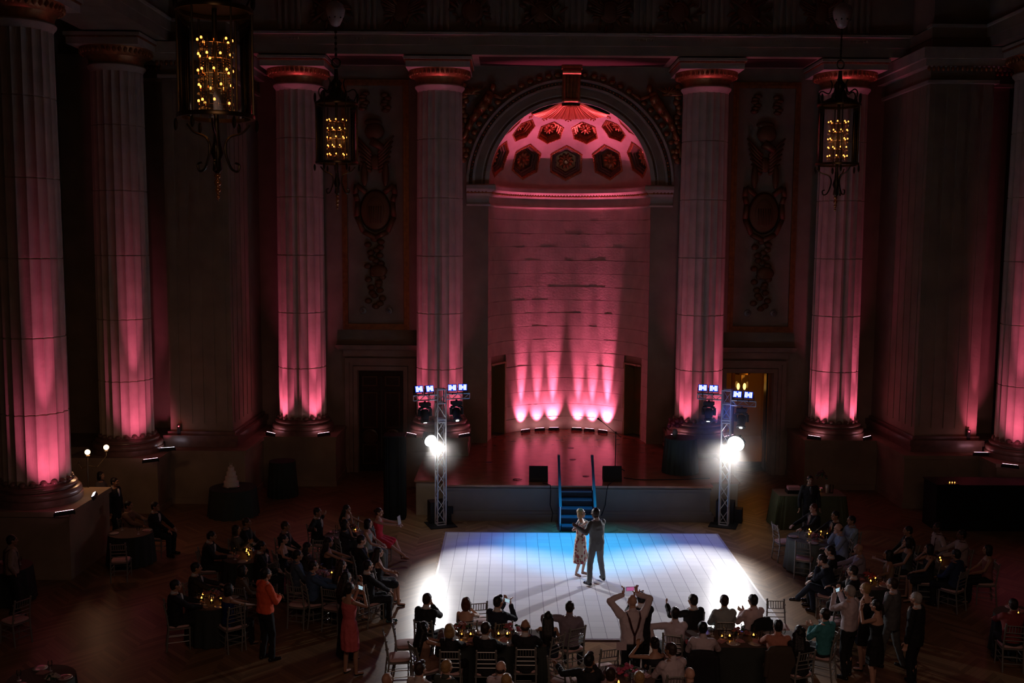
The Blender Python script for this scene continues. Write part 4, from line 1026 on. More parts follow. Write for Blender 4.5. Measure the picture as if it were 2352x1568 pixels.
# ------------------------------------------------------------------ people
def V(*a): return Vector(a)
def ik(S, T, a, b_, hint):
    d = T-S; L = d.length
    if L > (a+b_)*.995: T = S+d*((a+b_)*.995/L); d = T-S; L = d.length
    if L < .05: L = .05
    x = (a*a-b_*b_+L*L)/(2*L); h = math.sqrt(max(0, a*a-x*x)); u = d.normalized()
    n = (hint-u*hint.dot(u)); n = n.normalized() if n.length > 1e-4 else V(0, 0, -1)
    return S+u*x+n*h, T
def hand(b, Wr, d, n, s, side, curl=.5, fat=1):
    """palm, four fingers of unequal length and a thumb leaving the side of the palm"""
    d = d.normalized(); n = (n-d*n.dot(d)); n = n.normalized() if n.length > 1e-4 else V(0, 0, 1); x = d.cross(n)*side
    M = Matrix((x, d, n)).transposed()
    b.ball(Wr+d*.048*s, (.040*s, .052*s, .017*s), 10, 6, M)
    for i, L in enumerate((.072, .080, .076, .060)):
        p = Wr+d*.088*s+x*(.028-.0185*i)*s
        dirs = (d+x*(.12-.08*i)).normalized()
        q = p+dirs*L*.5*s-n*curl*.2*L*s; r_ = q+(dirs*(1-curl*.7)-n*curl).normalized()*L*.55*s
        b.tube(p-dirs*.02, q, .0098*s, .0090*s, 7); b.ball(q, .0093*s, 7, 5); b.tube(q, r_, .0090*s, .0078*s, 7); b.ball(r_, .0080*s, 7, 5)
    p = Wr+d*.025*s+x*.032*s; q = p+(d*.6+x*.7-n*.15).normalized()*.042*s; r_ = q+(d+x*.15-n*.3*curl).normalized()*.034*s
    b.tube(p, q, .0125*s, .0105*s, 7); b.ball(q, .0107*s, 7, 5); b.tube(q, r_, .0105*s, .0085*s, 7); b.ball(r_, .0087*s, 7, 5)
SKINS = {'light': (.58, .34, .25), 'mid': (.42, .23, .15), 'tan': (.34, .18, .11), 'deep': (.13, .065, .04)}
HAIRC = {'black': (.010, .008, .008), 'brown': (.035, .018, .010), 'dark': (.018, .011, .008), 'blond': (.36, .22, .09), 'grey': (.38, .36, .34), 'auburn': (.10, .03, .012), 'white': (.6, .58, .55)}
def cloth(c, rough=.8):
    c = tuple(round(x, 3) for x in c); return mat('cloth_%s' % '_'.join(str(int(x*1000)) for x in c), c, rough, bump=.5, bscale=11)
FOLD = bpy.data.textures.new('cloth_folds', 'CLOUDS'); FOLD.noise_scale = .085; FOLD.noise_depth = 1
def folds(o, st=.022):
    k = o.modifiers.new('folds', 'DISPLACE'); k.texture = FOLD; k.strength = st; k.mid_level = .42; k.texture_coords = 'LOCAL'
def vox(o, size, it=2, fac=.5):
    m_ = o.modifiers.new('merge', 'REMESH'); m_.mode = 'VOXEL'; m_.voxel_size = size; m_.use_smooth_shade = True
    if it: k = o.modifiers.new('soften', 'SMOOTH'); k.iterations = it; k.factor = fac
def seg(b, p, q, r1, r2, n=10): b.tube(p, q, r1, r2, n); b.ball(p, r1*.985, n, 7); b.ball(q, r2*.985, n, 7)
PCOUNT = [0]
def person(px, py, label, pose='sit', yaw=None, dy=0, hair='short', hc='dark', skin='mid', top='suit', tc=(.012, .012, .014), bc=None, hands=('lap', 'lap'), hy=0, hp=0, lean=0, tw=0, side=0, s=1.0, female=False, cy=None, seat=True, fine=False, feet=None, shirt=None, tie=None, zf=0.0, xtra=None, hdir=(None, None), curl=.6, face=(1.95, 22.9), fat=1.0, xy=None, shoe=None):
    PCOUNT[0] += 1
    sit = pose == 'sit'; fem = female; k = s*(.95 if fem else 1.0)
    Pz = (.545 if sit else .93*k)
    P = V(0, -.06 if sit else 0, Pz)
    U = Matrix.Rotation(math.radians(tw), 3, 'Z')@Matrix.Rotation(math.radians(-lean), 3, 'X')@Matrix.Rotation(math.radians(side), 3, 'Y')
    up_ = lambda x, y, z: P+U@V(x*k, y*k, z*k)
    sw = .165 if fem else .195*fat
    chest = up_(0, .0, .36); waist = up_(0, -.005, .15); nb = up_(0, -.015, .545)
    sh = [up_(-sw, -.01, .485), up_(sw, -.01, .485)]
    HR = U@Matrix.Rotation(math.radians(hy-0), 3, 'Z')@Matrix.Rotation(math.radians(-hp), 3, 'X')
    hcn = nb+U@V(0, .015*k, .05*k)+HR@V(0, .022*k, .095*k)
    # place on the floor
    if xy is None:
        q = on_z(px, py, zf+hcn.z)
    else: q = V(xy[0], xy[1], 0)
    yw = math.radians(yaw) if yaw is not None else math.atan2(-(face[0]-q.x), face[1]-q.y)+math.radians(dy)
    off = Matrix.Rotation(yw, 3, 'Z')@V(hcn.x, hcn.y, 0) if xy is None else V(0, 0, 0)
    base = V(q.x-off.x, q.y-off.y, zf)
    t = empty('person', base, yw, label, 'person')
    SK = mat('skin_'+skin, SKINS[skin], .5, bump=.1, bscale=40); HM = mat('hair_'+hc, HAIRC[hc], .42, bump=.6, bscale=45)
    # ---- limbs
    hipw = .09*k; hips = [P+V(-hipw, 0, -.02), P+V(hipw, 0, -.02)]
    if feet is None:
        feet = ((-.13, .34, .08), (.13, .36, .08)) if sit else ((-.11, -.02, .075), (.12, .05, .075))
    knees = []; ank = []
    for i in (0, 1):
        f = V(*feet[i]); kn, f = ik(hips[i], f, (.43 if sit else .416)*k, (.43 if sit else .416)*k, V((-.12, .12)[i], 1, .9 if sit else .15)); knees.append(kn); ank.append(f)
    HT = {'lap': lambda i, e: V(e*.10, .27, .69), 'table': lambda i, e: V(e*.17, .40, .80), 'knee': lambda i, e: V(e*.14, .36, .68),
          'chin': lambda i, e: hcn+HR@V(e*.03, .12, -.13), 'cam': lambda i, e: hcn+HR@V(e*.085, .25, -.11), 'camup': lambda i, e: hcn+HR@V(e*.13, .14, .07),
          'clasp': lambda i, e: up_(e*.035, .30, .36), 'side': lambda i, e: up_(e*.27, .03, -.06), 'hips': lambda i, e: up_(e*.20, .03, .06),
          'chest': lambda i, e: up_(e*.06, .25, .22), 'over': lambda i, e: up_(e*.42, -.16, .28), 'out': lambda i, e: up_(e*.62, .22, .40), 'fist': lambda i, e: up_(e*.24, .20, .62)}
    arms = []
    for i, e in ((0, -1), (1, 1)):
        h_ = hands[i]; T = HT[h_](i, e) if isinstance(h_, str) else V(*h_)
        hint = U@(V(e*.9, -.5, -.7) if h_ not in ('cam', 'camup') else (V(e*1.0, -.1, -.5) if h_ == 'camup' else V(e*.42, .15, -1.0)))
        if h_ == 'hips': hint = V(e, -.4, 0)
        el, wr = ik(sh[i], T, .285*k, .255*k, hint); arms.append((el, wr))
    # ---- body: one continuous surface
    b = MB()
    def torso(b, lv):
        rg = []
        for (c, hw, hd) in lv:
            rg.append([c+U@V(hw*math.cos(a)*(1-.0*abs(math.sin(a))), hd*math.sin(a), 0) for a in [2*PI*j/20 for j in range(20)]])
        b.rings(rg)
    f_ = fat
    def tlev(g, lo=-.10, hi=.53):
        if fem: L = [(-.10, .150, .105), (-.02, .172, .118), (.06, .155, .105), (.16, .118, .088), (.28, .135, .105), (.37, .148, .118), (.45, .150, .095), (.51, .095, .07), (.545, .055, .052)]
        else: L = [(-.10, .150*f_, .11*f_), (0, .165*f_, .12*f_), (.10, .150*f_, .115*f_), (.20, .150*f_, .112*f_), (.32, .172*f_, .122), (.42, .182*f_, .118), (.48, .165*f_, .095), (.53, .10, .075), (.555, .06, .06)]
        return [(up_(0, -.005, z), (hw+g)*k, (hd+g)*k) for z, hw, hd in L if lo <= z <= hi+.03]
    torso(b, tlev(0)); nr = (.048 if fem else .058)*k
    seg(b, nb+U@V(0, 0, -.04), hcn+HR@V(0, -.02, -.05)*k, nr*1.1, nr)
    H = lambda x, y, z: hcn+HR@V(x*k, y*k, z*k)
    b.ball(H(0, -.008, .022), (.074*k, .094*k, .095*k), 18, 12, HR); b.ball(H(0, .028, -.035), (.058*k, .064*k, .078*k), 16, 10, HR)
    b.ball(H(0, .060, -.088), (.028*k, .026*k, .022*k), 10, 7, HR); b.tube(H(0, .088, .02), H(0, .108, -.022), .009*k, .015*k, 8); b.ball(H(0, .104, -.024), .0155*k, 8, 6)
    b.ball(H(0, .084, .036), (.05*k, .014*k, .012*k), 10, 6, HR); b.ball(H(0, .086, -.055), (.022*k, .010*k, .009*k), 8, 6, HR)
    for e in (-1, 1): b.ball(H(e*.076, -.005, -.005), (.012*k, .020*k, .032*k), 8, 6, HR); b.ball(H(e*.04, .065, -.025), (.022*k, .018*k, .022*k), 8, 6, HR)
    ar = (.038, .034, .024) if fem else (.048*f_, .041, .028)
    for i, e in ((0, -1), (1, 1)):
        el, wr = arms[i]; seg(b, sh[i]+U@V(-e*.02, 0, -.01), el, ar[0]*1.12*k, ar[1]*k*.92); seg(b, el, wr, ar[1]*k, ar[2]*k)
        hd_ = hdir[i]; d = V(*hd_) if hd_ else (wr-el).normalized()
        nrm = V(0, 0, 1) if hands[i] in ('lap', 'table', 'knee') else (U@V(-e, 0, .2) if hands[i] in ('cam', 'camup', 'clasp', 'side') else U@V(0, 1, .3))
        if hands[i] in ('lap', 'table', 'knee'): d = V(d.x, d.y, min(d.z, -.1)).normalized()
        if hands[i] == 'chin': d = (hcn-wr+HR@V(0, .05, 0)).normalized()
        if hands[i] in ('cam', 'camup'): d = (HR@V(-e*.25, .1, .95)).normalized(); nrm = HR@V(-e*.8, -.5, 0)
        if hands[i] == 'fist': d = V(0, .05, 1).normalized()
        cu = .95 if hands[i] in ('cam', 'camup', 'fist', 'chin') else curl
        hand(b, wr, d, nrm, k, e*(1 if i else 1), cu)
    lr = (.072, .048, .032) if fem else (.080, .054, .036)
    for i, e in ((0, -1), (1, 1)):
        seg(b, hips[i], knees[i], lr[0]*1.08*k, lr[1]*k, 12); mid = knees[i]*.62+ank[i]*.38; back = (U@V(0, -1, 0)) if not sit else V(0, -.9, 0)
        seg(b, knees[i], mid+back*.012, lr[1]*k, lr[1]*.98*k); seg(b, mid+back*.012, ank[i], lr[1]*.98*k, lr[2]*k)
        fd = V(e*.2, 1, 0).normalized(); seg(b, ank[i]+V(0, 0, -.03), ank[i]+fd*.13*k+V(0, 0, -.048), .034*k, .026*k)
    bo = b.build('body', SK, t); vox(bo, .0072 if fine else .0095, 1)
    MBh = MB()
    for e in (-1, 1): MBh.ball(H(e*.030, .0855, .012), (.010*k, .006*k, .006*k), 8, 6, HR)
    MBh.build('eyes', mat('eye', (.05, .03, .02), .15), t, smooth=True)
    # ---- hair
    if hair != 'none':
        b = MB()
        if hair != 'bald':
            b.ball(H(0, -.020, .036), (.083*k, .100*k, .092*k), 18, 12, HR); b.ball(H(0, -.045, -.005), (.078*k, .068*k, .085*k), 14, 9, HR)
        if hair == 'bald': b.ball(H(0, -.035, -.018), (.079*k, .074*k, .058*k), 14, 9, HR)
        if hair == 'quiff': b.ball(H(0, .045, .105), (.055*k, .05*k, .03*k), 10, 7, HR)
        if hair == 'bob':
            for e in (-1, 1): b.ball(H(e*.065, -.01, -.04), (.035*k, .065*k, .10*k), 12, 8, HR)
            b.ball(H(0, -.055, -.06), (.085*k, .06*k, .10*k), 14, 9, HR)
        if hair in ('long', 'curly'):
            for e in (-1, 1): seg(b, H(e*.062, -.02, .0), H(e*.085, -.045, -.2), .034*k, .03*k)
            dn = H(0, -.06, -.02); e1 = up_(0, -.135, .40); e2 = up_(0, -.135, .22)
            for x in (-.05, 0, .05): o_ = U@V(x*k, 0, 0); seg(b, dn+o_, e1+o_*1.2, .055*k, .055*k); seg(b, e1+o_*1.2, e2+o_*.7, .055*k, .028*k)
        if hair == 'curly':
            g = random.Random(px)
            for _ in range(34): a = g.uniform(PI*.95, 2.05*PI); z = g.uniform(-.22, .09); b.ball(H(.095*math.cos(a), -.02+.09*math.sin(a), z), .034*k, 7, 5)
        if hair == 'bun': b.ball(H(0, -.115, .03), .045*k, 12, 8); 
        if hair == 'pony': seg(b, H(0, -.11, .03), H(0, -.15, -.12), .03*k, .02*k)
        o = b.build('hair', HM, t); vox(o, .010, 1)
        if hair == 'bun' and xtra == 'part': pass
    # ---- clothes
    TM = cloth(tc) if tc else SK; bc_ = bc if bc is not None else tc; BM = cloth(bc_); cv = .012 if fine else .015
    def sleeves(b, g, part=1.0):
        for i, e in ((0, -1), (1, 1)):
            el, wr = arms[i]; seg(b, sh[i]+U@V(-e*.03, 0, -.01), el, (ar[0]*1.2+g)*k, (ar[1]+g)*k)
            if part > .5: w_ = el+(wr-el)*(part*.96); seg(b, el, w_, (ar[1]+g)*k, (ar[2]+g+.006)*k)
    if top in ('suit', 'jacket'):
        b = MB(); torso(b, [(c, w_, d_) for c, w_, d_ in tlev(.024, hi=.50)]); sleeves(b, .013)
        if not sit: torso(b, [(up_(0, 0, -.14), (.178*f_)*k, .14*f_*k), (up_(0, 0, -.02), .188*f_*k, .14*f_*k), (up_(0, 0, .1), .17*f_*k, .132*f_*k)])
        else: torso(b, [(up_(0, -.02, -.08), .195*f_*k, .15*k), (up_(0, 0, .1), .17*f_*k, .13*k)])
        for e in (-1, 1): seg(b, up_(e*.045, -.03, .56), up_(e*.05, .09, .50), .018*k, .014*k)
        o = b.build('jacket', TM, t); vox(o, cv, 2); folds(o)
        sc = cloth(shirt or (.6, .58, .58))
        b = MB(); b.ball(up_(0, .112, .405), (.05*k, .042*k, .125*k), 12, 9, U); seg(b, nb+U@V(0, -.005, -.015), nb+U@V(0, .0, .015), .071*k, .067*k, 14); o = b.build('shirt_collar', sc, t, smooth=True)
        for i, e in ((0, -1), (1, 1)):
            el, wr = arms[i]; u_ = (wr-el).normalized(); b = MB(); b.tube(wr-u_*.03, wr+u_*.004, .036*k, .035*k, 12); b.build('shirt_cuff', sc, t, smooth=True, ang=50)
        if tie:
            b = MB(); seg(b, up_(0, .13, .50), up_(0, .165, .28), .014*k, .022*k, 8); b.ball(up_(0, .10, .515), (.02*k, .018*k, .018*k), 8, 6); b.build('tie', cloth(tie), t, smooth=True)
    elif top in ('shirt', 'tee', 'susp'):
        b = MB(); torso(b, tlev(.017, lo=-.03 if sit else .0, hi=.50)); sleeves(b, .012, 1.0 if top != 'tee' else .0)
        if top == 'tee': pass
        seg(b, nb+U@V(0, -.008, -.02), nb+U@V(0, -.004, .02), .066*k, .062*k, 14)
        o = b.build('shirt', TM, t); vox(o, cv, 2); folds(o)
        b = MB(); M3 = U; b.lathe([(.070*k, -.012), (.068*k, .022), (.063*k, .024), (.064*k, -.01)], nb+U@V(0, -.004, .0), 18, False, U@Matrix.Diagonal((1, 1.05, 1))); b.build('collar', TM, t, smooth=True, ang=50)
        if tie:
            b = MB(); seg(b, up_(0, .105, .50), up_(0, .142, .18), .014*k, .024*k, 8); b.build('tie', cloth(tie), t, smooth=True)
        if top == 'susp':
            b = MB(); g_ = .021
            for e in (-1, 1): b.path([up_(e*.10, -.115*f_-g_, .47), up_(e*.055, -.13*f_-g_, .30), up_(0, -.125*f_-g_, .16)], .017, 8); b.path([up_(e*.10, -.115*f_-g_, .47), up_(e*.115, -.05, .53), up_(e*.105, .10, .46), up_(e*.09, .135, .1)], .012, 8)
            b.path([up_(0, -.125*f_-g_, .16), up_(0, -.13*f_-g_, -.02)], .019, 8); b.build('suspenders', cloth((.05, .01, .01)), t, smooth=True)
    elif top in ('dress', 'strapless', 'gown'):
        b = MB(); torso(b, tlev(.012, hi=.40 if top == 'strapless' else .44))
        if top != 'strapless':
            for i, e in ((0, -1), (1, 1)): seg(b, up_(e*.09, -.02, .43), up_(e*.10, 0, .505), .035*k, .022*k)
        if sit:
            for i in (0, 1): seg(b, hips[i], hips[i]*.12+knees[i]*.88, .115*k, .085*k, 14)
            seg(b, (hips[0]+hips[1])/2, (knees[0]+knees[1])/2*.85+P*.15, .11*k, .08*k, 12)
            if top == 'gown':
                for i in (0, 1): seg(b, knees[i]*.95+hips[i]*.05, ank[i]+V(0, 0, .05), .085*k, .10*k, 12)
        else:
            hem = .10 if top == 'gown' else (.34 if xtra else .50); fl = .24 if top == 'gown' else (.205 if xtra else .185)
            c = (ank[0]+ank[1])/2; rg = []
            for z, w_ in ((hem, fl), ((Pz+hem)/2, .19), (Pz-.05, .175), (Pz+.1, .14)):
                t_ = (Pz-z)/Pz; cx = P.x*(1-t_)+c.x*t_; cy_ = P.y*(1-t_)+c.y*t_
                rg.append([V(cx+w_*k*(1+.05*math.sin(9*a))*math.cos(a), cy_+w_*.8*k*(1+.05*math.sin(9*a))*math.sin(a), z) for a in [2*PI*j/40 for j in range(40)]])
            b.rings(rg)
        dm = xtra if isinstance(xtra, bpy.types.Material) else TM
        o = b.build('dress', dm, t); vox(o, cv, 2); folds(o, .016)
    elif top == 'tank':
        b = MB(); torso(b, tlev(.012, hi=.46))
        o = b.build('sleeveless_top', TM, t); vox(o, cv, 2)
    if top not in ('dress', 'strapless', 'gown'):
        b = MB(); torso(b, [(c, w_, d_) for c, w_, d_ in tlev(.012, hi=.0)][:3])
        for i, e in ((0, -1), (1, 1)):
            mid = knees[i]*.5+ank[i]*.5; seg(b, hips[i]+V(0, 0, .01), knees[i], .098*f_*k, .070*k, 12); seg(b, knees[i], mid, .070*k, .063*k, 12); seg(b, mid, ank[i]+V(0, 0, .005), .063*k, .058*k, 12)
        b.ball(P+V(0, -.01, -.02), (.155*f_*k, .12*f_*k, .11*k), 14, 9)
        o = b.build('trousers', BM, t); vox(o, cv, 2); folds(o, .016)
    SH = mat('shoe_leather_'+('b' if not shoe else '_'.join(str(int(c*100)) for c in shoe)), shoe or (.015, .012, .012), .22)
    for i, e in ((0, -1), (1, 1)):
        a = ank[i]; fd = V(e*.2, 1, 0).normalized(); b = MB()
        if fem: seg(b, a+V(0, 0, -.04), a+fd*.13*k+V(0, 0, -.058), .036*k, .027*k); b.tube(a+fd*-.03+V(0, 0, -.03), V(a.x, a.y-.02, max(a.z-.075, 0)), .012, .007, 6)
        else: seg(b, a+fd*-.035+V(0, 0, -.042), a+fd*.15*k+V(0, 0, -.046), .040*k, .034*k); b.ball(a+fd*.06*k+V(0, 0, -.035), (.042*k, .08*k, .035*k), 10, 7)
        o = b.build('shoe', SH, t); vox(o, .012, 1)
    if sit and seat:
        cyaw = yw if cy is None else math.radians(cy)
        chair(base.x+0*math.sin(cyaw), base.y, cyaw, ('silver bamboo-style chair seating the '+label)[:140] if False else 'silver ladder-back chair under the '+SHORT(label), z=zf)
    Mw = Matrix.Translation(base)@Matrix.Rotation(yw, 4, 'Z')
    return dict(root=t, wr=[Mw@a[1] for a in arms], head=Mw@hcn, yaw=yw, fwd=Mw.to_3x3()@(HR@V(0, 1, 0)), base=base)
def SHORT(l):
    w_ = l.split(); return ' '.join(w_[:10])
PHONE = mat('phone_back', (.02, .02, .025), .25)
def phone(pd, label, screen=None, dz=.07):
    c = (pd['wr'][0]+pd['wr'][1])/2+V(0, 0, dz); f = pd['fwd']; rz = math.atan2(-f.x, f.y)
    t = empty('mobile_phone', c, rz, label, 'phone'); MB().box(-.073, .073, -.004, .004, -.037, .037).build('case', PHONE, t)
    MB().box(-.068, .068, -.0055, -.004, -.033, .033).build('screen', screen or emitter('phone_screen', (.45, .65, .75), .8), t)
# ------------------------------------------------------------------ tables
CLG = mat('dark_green_tablecloth', (.030, .038, .034), .8, var=.1); CLGY = mat('grey_green_tablecloth', (.10, .125, .115), .75, var=.08); CLT = mat('taupe_table_top', (.14, .09, .075), .8)
WG = TG
def glass_proto():
    t = empty('wine_glass', (0, 0, 0), 0, 'x', 'glass')
    MB().lathe([(.034, 0), (.034, .003), (.005, .008), (.004, .075)], n=14).build('foot_and_stem', mat('clear_crystal', (.8, .85, .9), .05, metal=.3), t, smooth=True, ang=50)
    MB().lathe([(.006, .075), (.032, .10), (.038, .135), (.033, .175)], n=14, caps=False).build('bowl', TG, t, smooth=True)
    return t
GP = glass_proto(); proto_kids(GP); gfirst = [True]
def wine_glass(p, rz, label, group):
    if gfirst[0]: gfirst[0] = False; GP.location = p; GP['label'] = label; GP['group'] = group; return
    dup(GP, p, rz, label, group=group)
VOT = mat('votive_glass', (.35, .15, .06), .2)
def candle_proto():
    t = empty('votive_candle', (0, 0, 0), 0, 'x', 'candle')
    MB().lathe([(.028, 0), (.036, .035), (.038, .062), (.034, .062), (.030, .012)], n=16, caps=False).build('glass_cup', TG, t, smooth=True)
    MB().lathe([(.026, .004), (.026, .028), (.002, .030)], n=12).build('wax', mat('candle_wax', (.7, .5, .3), .5), t)
    MB().lathe([(.004, .03), (.017, .048), (.015, .062), (.006, .082), (.001, .092)], n=10).build('flame', FL, t, smooth=True)
    return t
CP_ = candle_proto(); proto_kids(CP_); cfirst = [True]; CN = [0]
def candle(p, label, group):
    CN[0] += 1
    if cfirst[0]: cfirst[0] = False; CP_.location = p; CP_['label'] = label; CP_['group'] = group
    else: dup(CP_, p, CN[0], label, group=group)
def plate_proto():
    t = MB().lathe([(.07, 0), (.12, .012), (.125, .016), (.07, .006), (.0, .005)], n=24, caps=False).build('plate', mat('white_china', (.55, .48, .45), .25), smooth=True); return tag(t, 'x', 'plate')
PLP = plate_proto(); pfirst = [True]
NAPM = mat('folded_pink_napkin', (.55, .26, .27), .85)
napk = MB().prism([(-.09, -.07), (.10, -.05), (.07, .09), (-.06, .06)], 0, .012); napk.prism([(-.05, -.05), (.08, -.02), (.03, .07), (-.04, .05)], .012, .03); NAPME = napk.mesh('napkin', NAPM)
def flowers(p, label, col, n=22, r=.13, h=.22, seed=1, vase=True):
    t = empty('flower_centrepiece', p, 0, label, 'flowers'); g = random.Random(seed)
    if vase: MB().lathe([(.05, 0), (.06, .08), (.045, .12)], n=16).build('vase', mat('silver_vase', (.5, .5, .5), .2, metal=.9), t, smooth=True, ang=50)
    b = MB(); l = MB()
    for i in range(n):
        a = g.uniform(0, 2*PI); rr_ = r*math.sqrt(g.random()); z = h*.75+.5*h*(1-(rr_/r)**2)*g.uniform(.7, 1.1)-.02
        c = V(rr_*math.cos(a), rr_*math.sin(a), z)
        if i % 4 == 3: l.ball(c, (.045, .03, .02), 7, 5, Matrix.Rotation(a, 3, 'Z'))
        else:
            b.ball(c, .028, 8, 6)
            for k in range(5): q = 2*PI*k/5; b.ball(c+V(.024*math.cos(q), .024*math.sin(q), -.004), (.02, .02, .014), 6, 5)
    b.build('blooms', mat('petals_%d' % int(col[0]*1000+col[1]*100), col, .7), t, smooth=True); l.build('leaves', mat('leaf_green', (.03, .08, .025), .6), t, smooth=True)
TOPZ = .76
def table(center, rx, ry, rect, desc, glasses, candles, flw, plates=4, rz=0, top=CLT, clothm=CLG, seed=0, plain=False):
    """desc names the table; candles are surveyed photo points"""
    c = V(center[0], center[1], 0)
    t = empty('banquet_table', c, rz, '%s banquet table %s' % ('rectangular' if rect else 'round', desc), 'table')
    b = MB()
    if rect: b.box(-rx+.04, rx-.04, -ry+.04, ry-.04, .72, .75)
    else: b.lathe([(rx-.03, .72), (rx-.03, .75)], n=40)
    b.build('tabletop', mat('plywood', (.3, .2, .1), .6), t)
    for sx in (-1, 1):
        for sy in (-1, 1): MB().tube((sx*(rx-.2)*.75, sy*(ry-.2)*.7, 0), (sx*(rx-.2)*.75, sy*(ry-.2)*.7, .72), .018, n=8).build('leg', BLACK, t)
    b = MB(); n = 128; rg = []; g = random.Random(seed)
    for z, gr in ((.02, 1.0), (.38, .55), (.70, .12), (.752, .0), (.758, -.012)):
        r_ = []
        for i in range(n):
            a = 2*PI*i/n; ca, sa = math.cos(a), math.sin(a)
            if rect: ex = .12; x = rx*math.copysign(abs(ca)**ex, ca); y = ry*math.copysign(abs(sa)**ex, sa)
            else: x, y = rx*ca, ry*sa
            f = gr*(.05+.028*math.sin(a*(22 if rect else 16)+seed)); L_ = math.hypot(ca, sa); r_.append((x+ca*f, y+sa*f, z))
        rg.append(r_)
    b.rings(rg); b.cur = 0
    cl = b.build('tablecloth', clothm, smooth=True, ang=50, loc=c, rotz=rz); tag(cl, 'floor-length cloth over the table %s' % desc, 'tablecloth')
    b = MB(); 
    if rect: b.box(-rx+.005, rx-.005, -ry+.005, ry-.005, .7585, .762)
    else: b.lathe([(rx-.004, .7585), (rx-.004, .762)], n=64)
    ov = b.build('table_overlay', top, loc=c, rotz=rz); tag(ov, 'overlay cloth topping the table %s' % desc, 'tablecloth')
    Mz = Matrix.Rotation(rz, 3, 'Z')
    for i in range(glasses):
        if rect: p = V(-rx+.2+(2*rx-.4)*(i+.5)/glasses+g.uniform(-.06, .06), g.uniform(-.6, .6)*ry, TOPZ+.003)
        else: a = 2*PI*i/max(1, glasses)+seed; q = rx*g.uniform(.45, .7); p = V(q*math.cos(a), q*math.sin(a), TOPZ+.003)
        wine_glass(c+Mz@p, 0, 'clear wine glass on the table %s' % desc, 'wine glasses on the table %s' % desc)
    for i in range(plates):
        if rect: sx = -rx+.25+(2*rx-.5)*(i//2+.5)/max(1, plates/2); p = V(sx, (.62 if i % 2 else -.62)*ry, TOPZ+.003)
        else: a = 2*PI*(i+.3)/plates+seed; p = V(rx*.74*math.cos(a), rx*.74*math.sin(a), TOPZ+.003)
        o = PLP if pfirst[0] else PLP.copy()
        if not pfirst[0]: COL.objects.link(o)
        pfirst[0] = False; o.location = c+Mz@p; tag(o, 'white china plate on the table %s' % desc, group='plates on the table %s' % desc)
        if i % 2 == 0:
            o = bpy.data.objects.new('napkin', NAPME); COL.objects.link(o); o.location = c+Mz@(p*V(1, 1, 1).x if False else V(p.x*.8+.09, p.y*.55, TOPZ+.003)); o.rotation_euler.z = g.uniform(0, 3); tag(o, 'crumpled pink napkin on the table %s' % desc, 'napkin', 'napkins on the table %s' % desc)
    for px, py in candles:
        q = on_z(px, py, TOPZ+.06); candle(V(q.x, q.y, TOPZ+.003), 'lit votive candle on the table %s' % desc, 'votive candles on the table %s' % desc)
    for k, (px, py, col, r_, h) in enumerate(flw):
        q = on_z(px, py, TOPZ+.12); flowers(V(q.x, q.y, TOPZ+.003), '%s flower centrepiece on the table %s' % (['low', 'second small', 'third small'][k], desc), col, r=r_, h=h, seed=seed+k)
PK = (.42, .10, .13); MIXF = (.30, .10, .09); WHF = (.5, .42, .38)
def tc_(px, py): q = on_z(px, py, TOPZ); return (q.x, q.y)
def rect_c(xl, xr, yf, yn):
    a = on_z(xl, yn, TOPZ); b_ = on_z(xr, yn, TOPZ); c = on_z((xl+xr)/2, yf, TOPZ); return ((a.x+b_.x)/2, (a.y+c.y)/2), (b_.x-a.x)/2, (c.y-a.y)/2
C1, rx1, ry1 = rect_c(1000, 1256, 1445, 1483)
table(C1, rx1, ry1, True, 'in front of the dance floor left corner', 13, [(1060, 1456), (1081, 1456), (1145, 1455), (1165, 1455)], [(1058, 1442, MIXF, .14, .2), (1176, 1446, PK, .17, .2)], plates=8, seed=1)
C2, rx2, ry2 = rect_c(1580, 1846, 1447, 1486)
table(C2, rx2, ry2, True, 'in front of the dance floor right corner', 14, [(1658, 1460), (1676, 1460), (1731, 1458)], [(1700, 1450, MIXF, .15, .16), (1590, 1466, PK, .11, .1)], plates=8, seed=2)
C3 = tc_(1432, 1556)
table(C3, .52, .52, False, 'at the bottom centre', 6, [(1421, 1566)], [(1441, 1545, (.5, .08, .16), .17, .22)], seed=3)
table(tc_(1866, 1236), .60, .60, False, 'beside two empty chairs, right', 6, [(1858, 1227), (1862, 1221), (1886, 1221), (1885, 1230), (1900, 1226), (1859, 1216)], [(1875, 1228, (.3, .08, .1), .12, .12)], top=CLGY, clothm=CLGY, seed=4)
table(tc_(1993, 1336), .52, .52, False, 'behind the grey-haired man filming', 5, [(2000, 1334), (2011, 1328)], [(1995, 1320, (.45, .06, .05), .13, .16)], seed=5)
table(tc_(2160, 1292), .52, .52, False, 'near the man with dark braces', 3, [(2159, 1281), (2161, 1287)], [], seed=6)
table(tc_(2350, 1412), .52, .52, False, 'by the man in red', 2, [(2339, 1408)], [], seed=7, plates=2)
table(tc_(492, 1380), .52, .52, False, 'beside the man in orange', 5, [(466, 1365), (463, 1373), (486, 1379), (507, 1374)], [(486, 1366, MIXF, .16, .2)], seed=8)
table(tc_(565, 1278), .52, .52, False, 'below the wedding cake', 5, [(566, 1266), (570, 1270), (572, 1274), (567, 1262)], [(578, 1258, WHF, .13, .2)], seed=9)
table(tc_(795, 1228), .52, .52, False, 'behind the woman in red', 5, [(816, 1216), (803, 1225)], [(812, 1208, MIXF, .1, .14)], seed=10)
table(tc_(752, 1325), .52, .52, False, 'behind the woman in coral pink', 5, [(762, 1315)], [(738, 1316, (.45, .22, .28), .14, .14)], seed=11)
table(tc_(300, 1222), .52, .52, False, 'in the dark left aisle', 2, [], [], seed=12, plates=2)
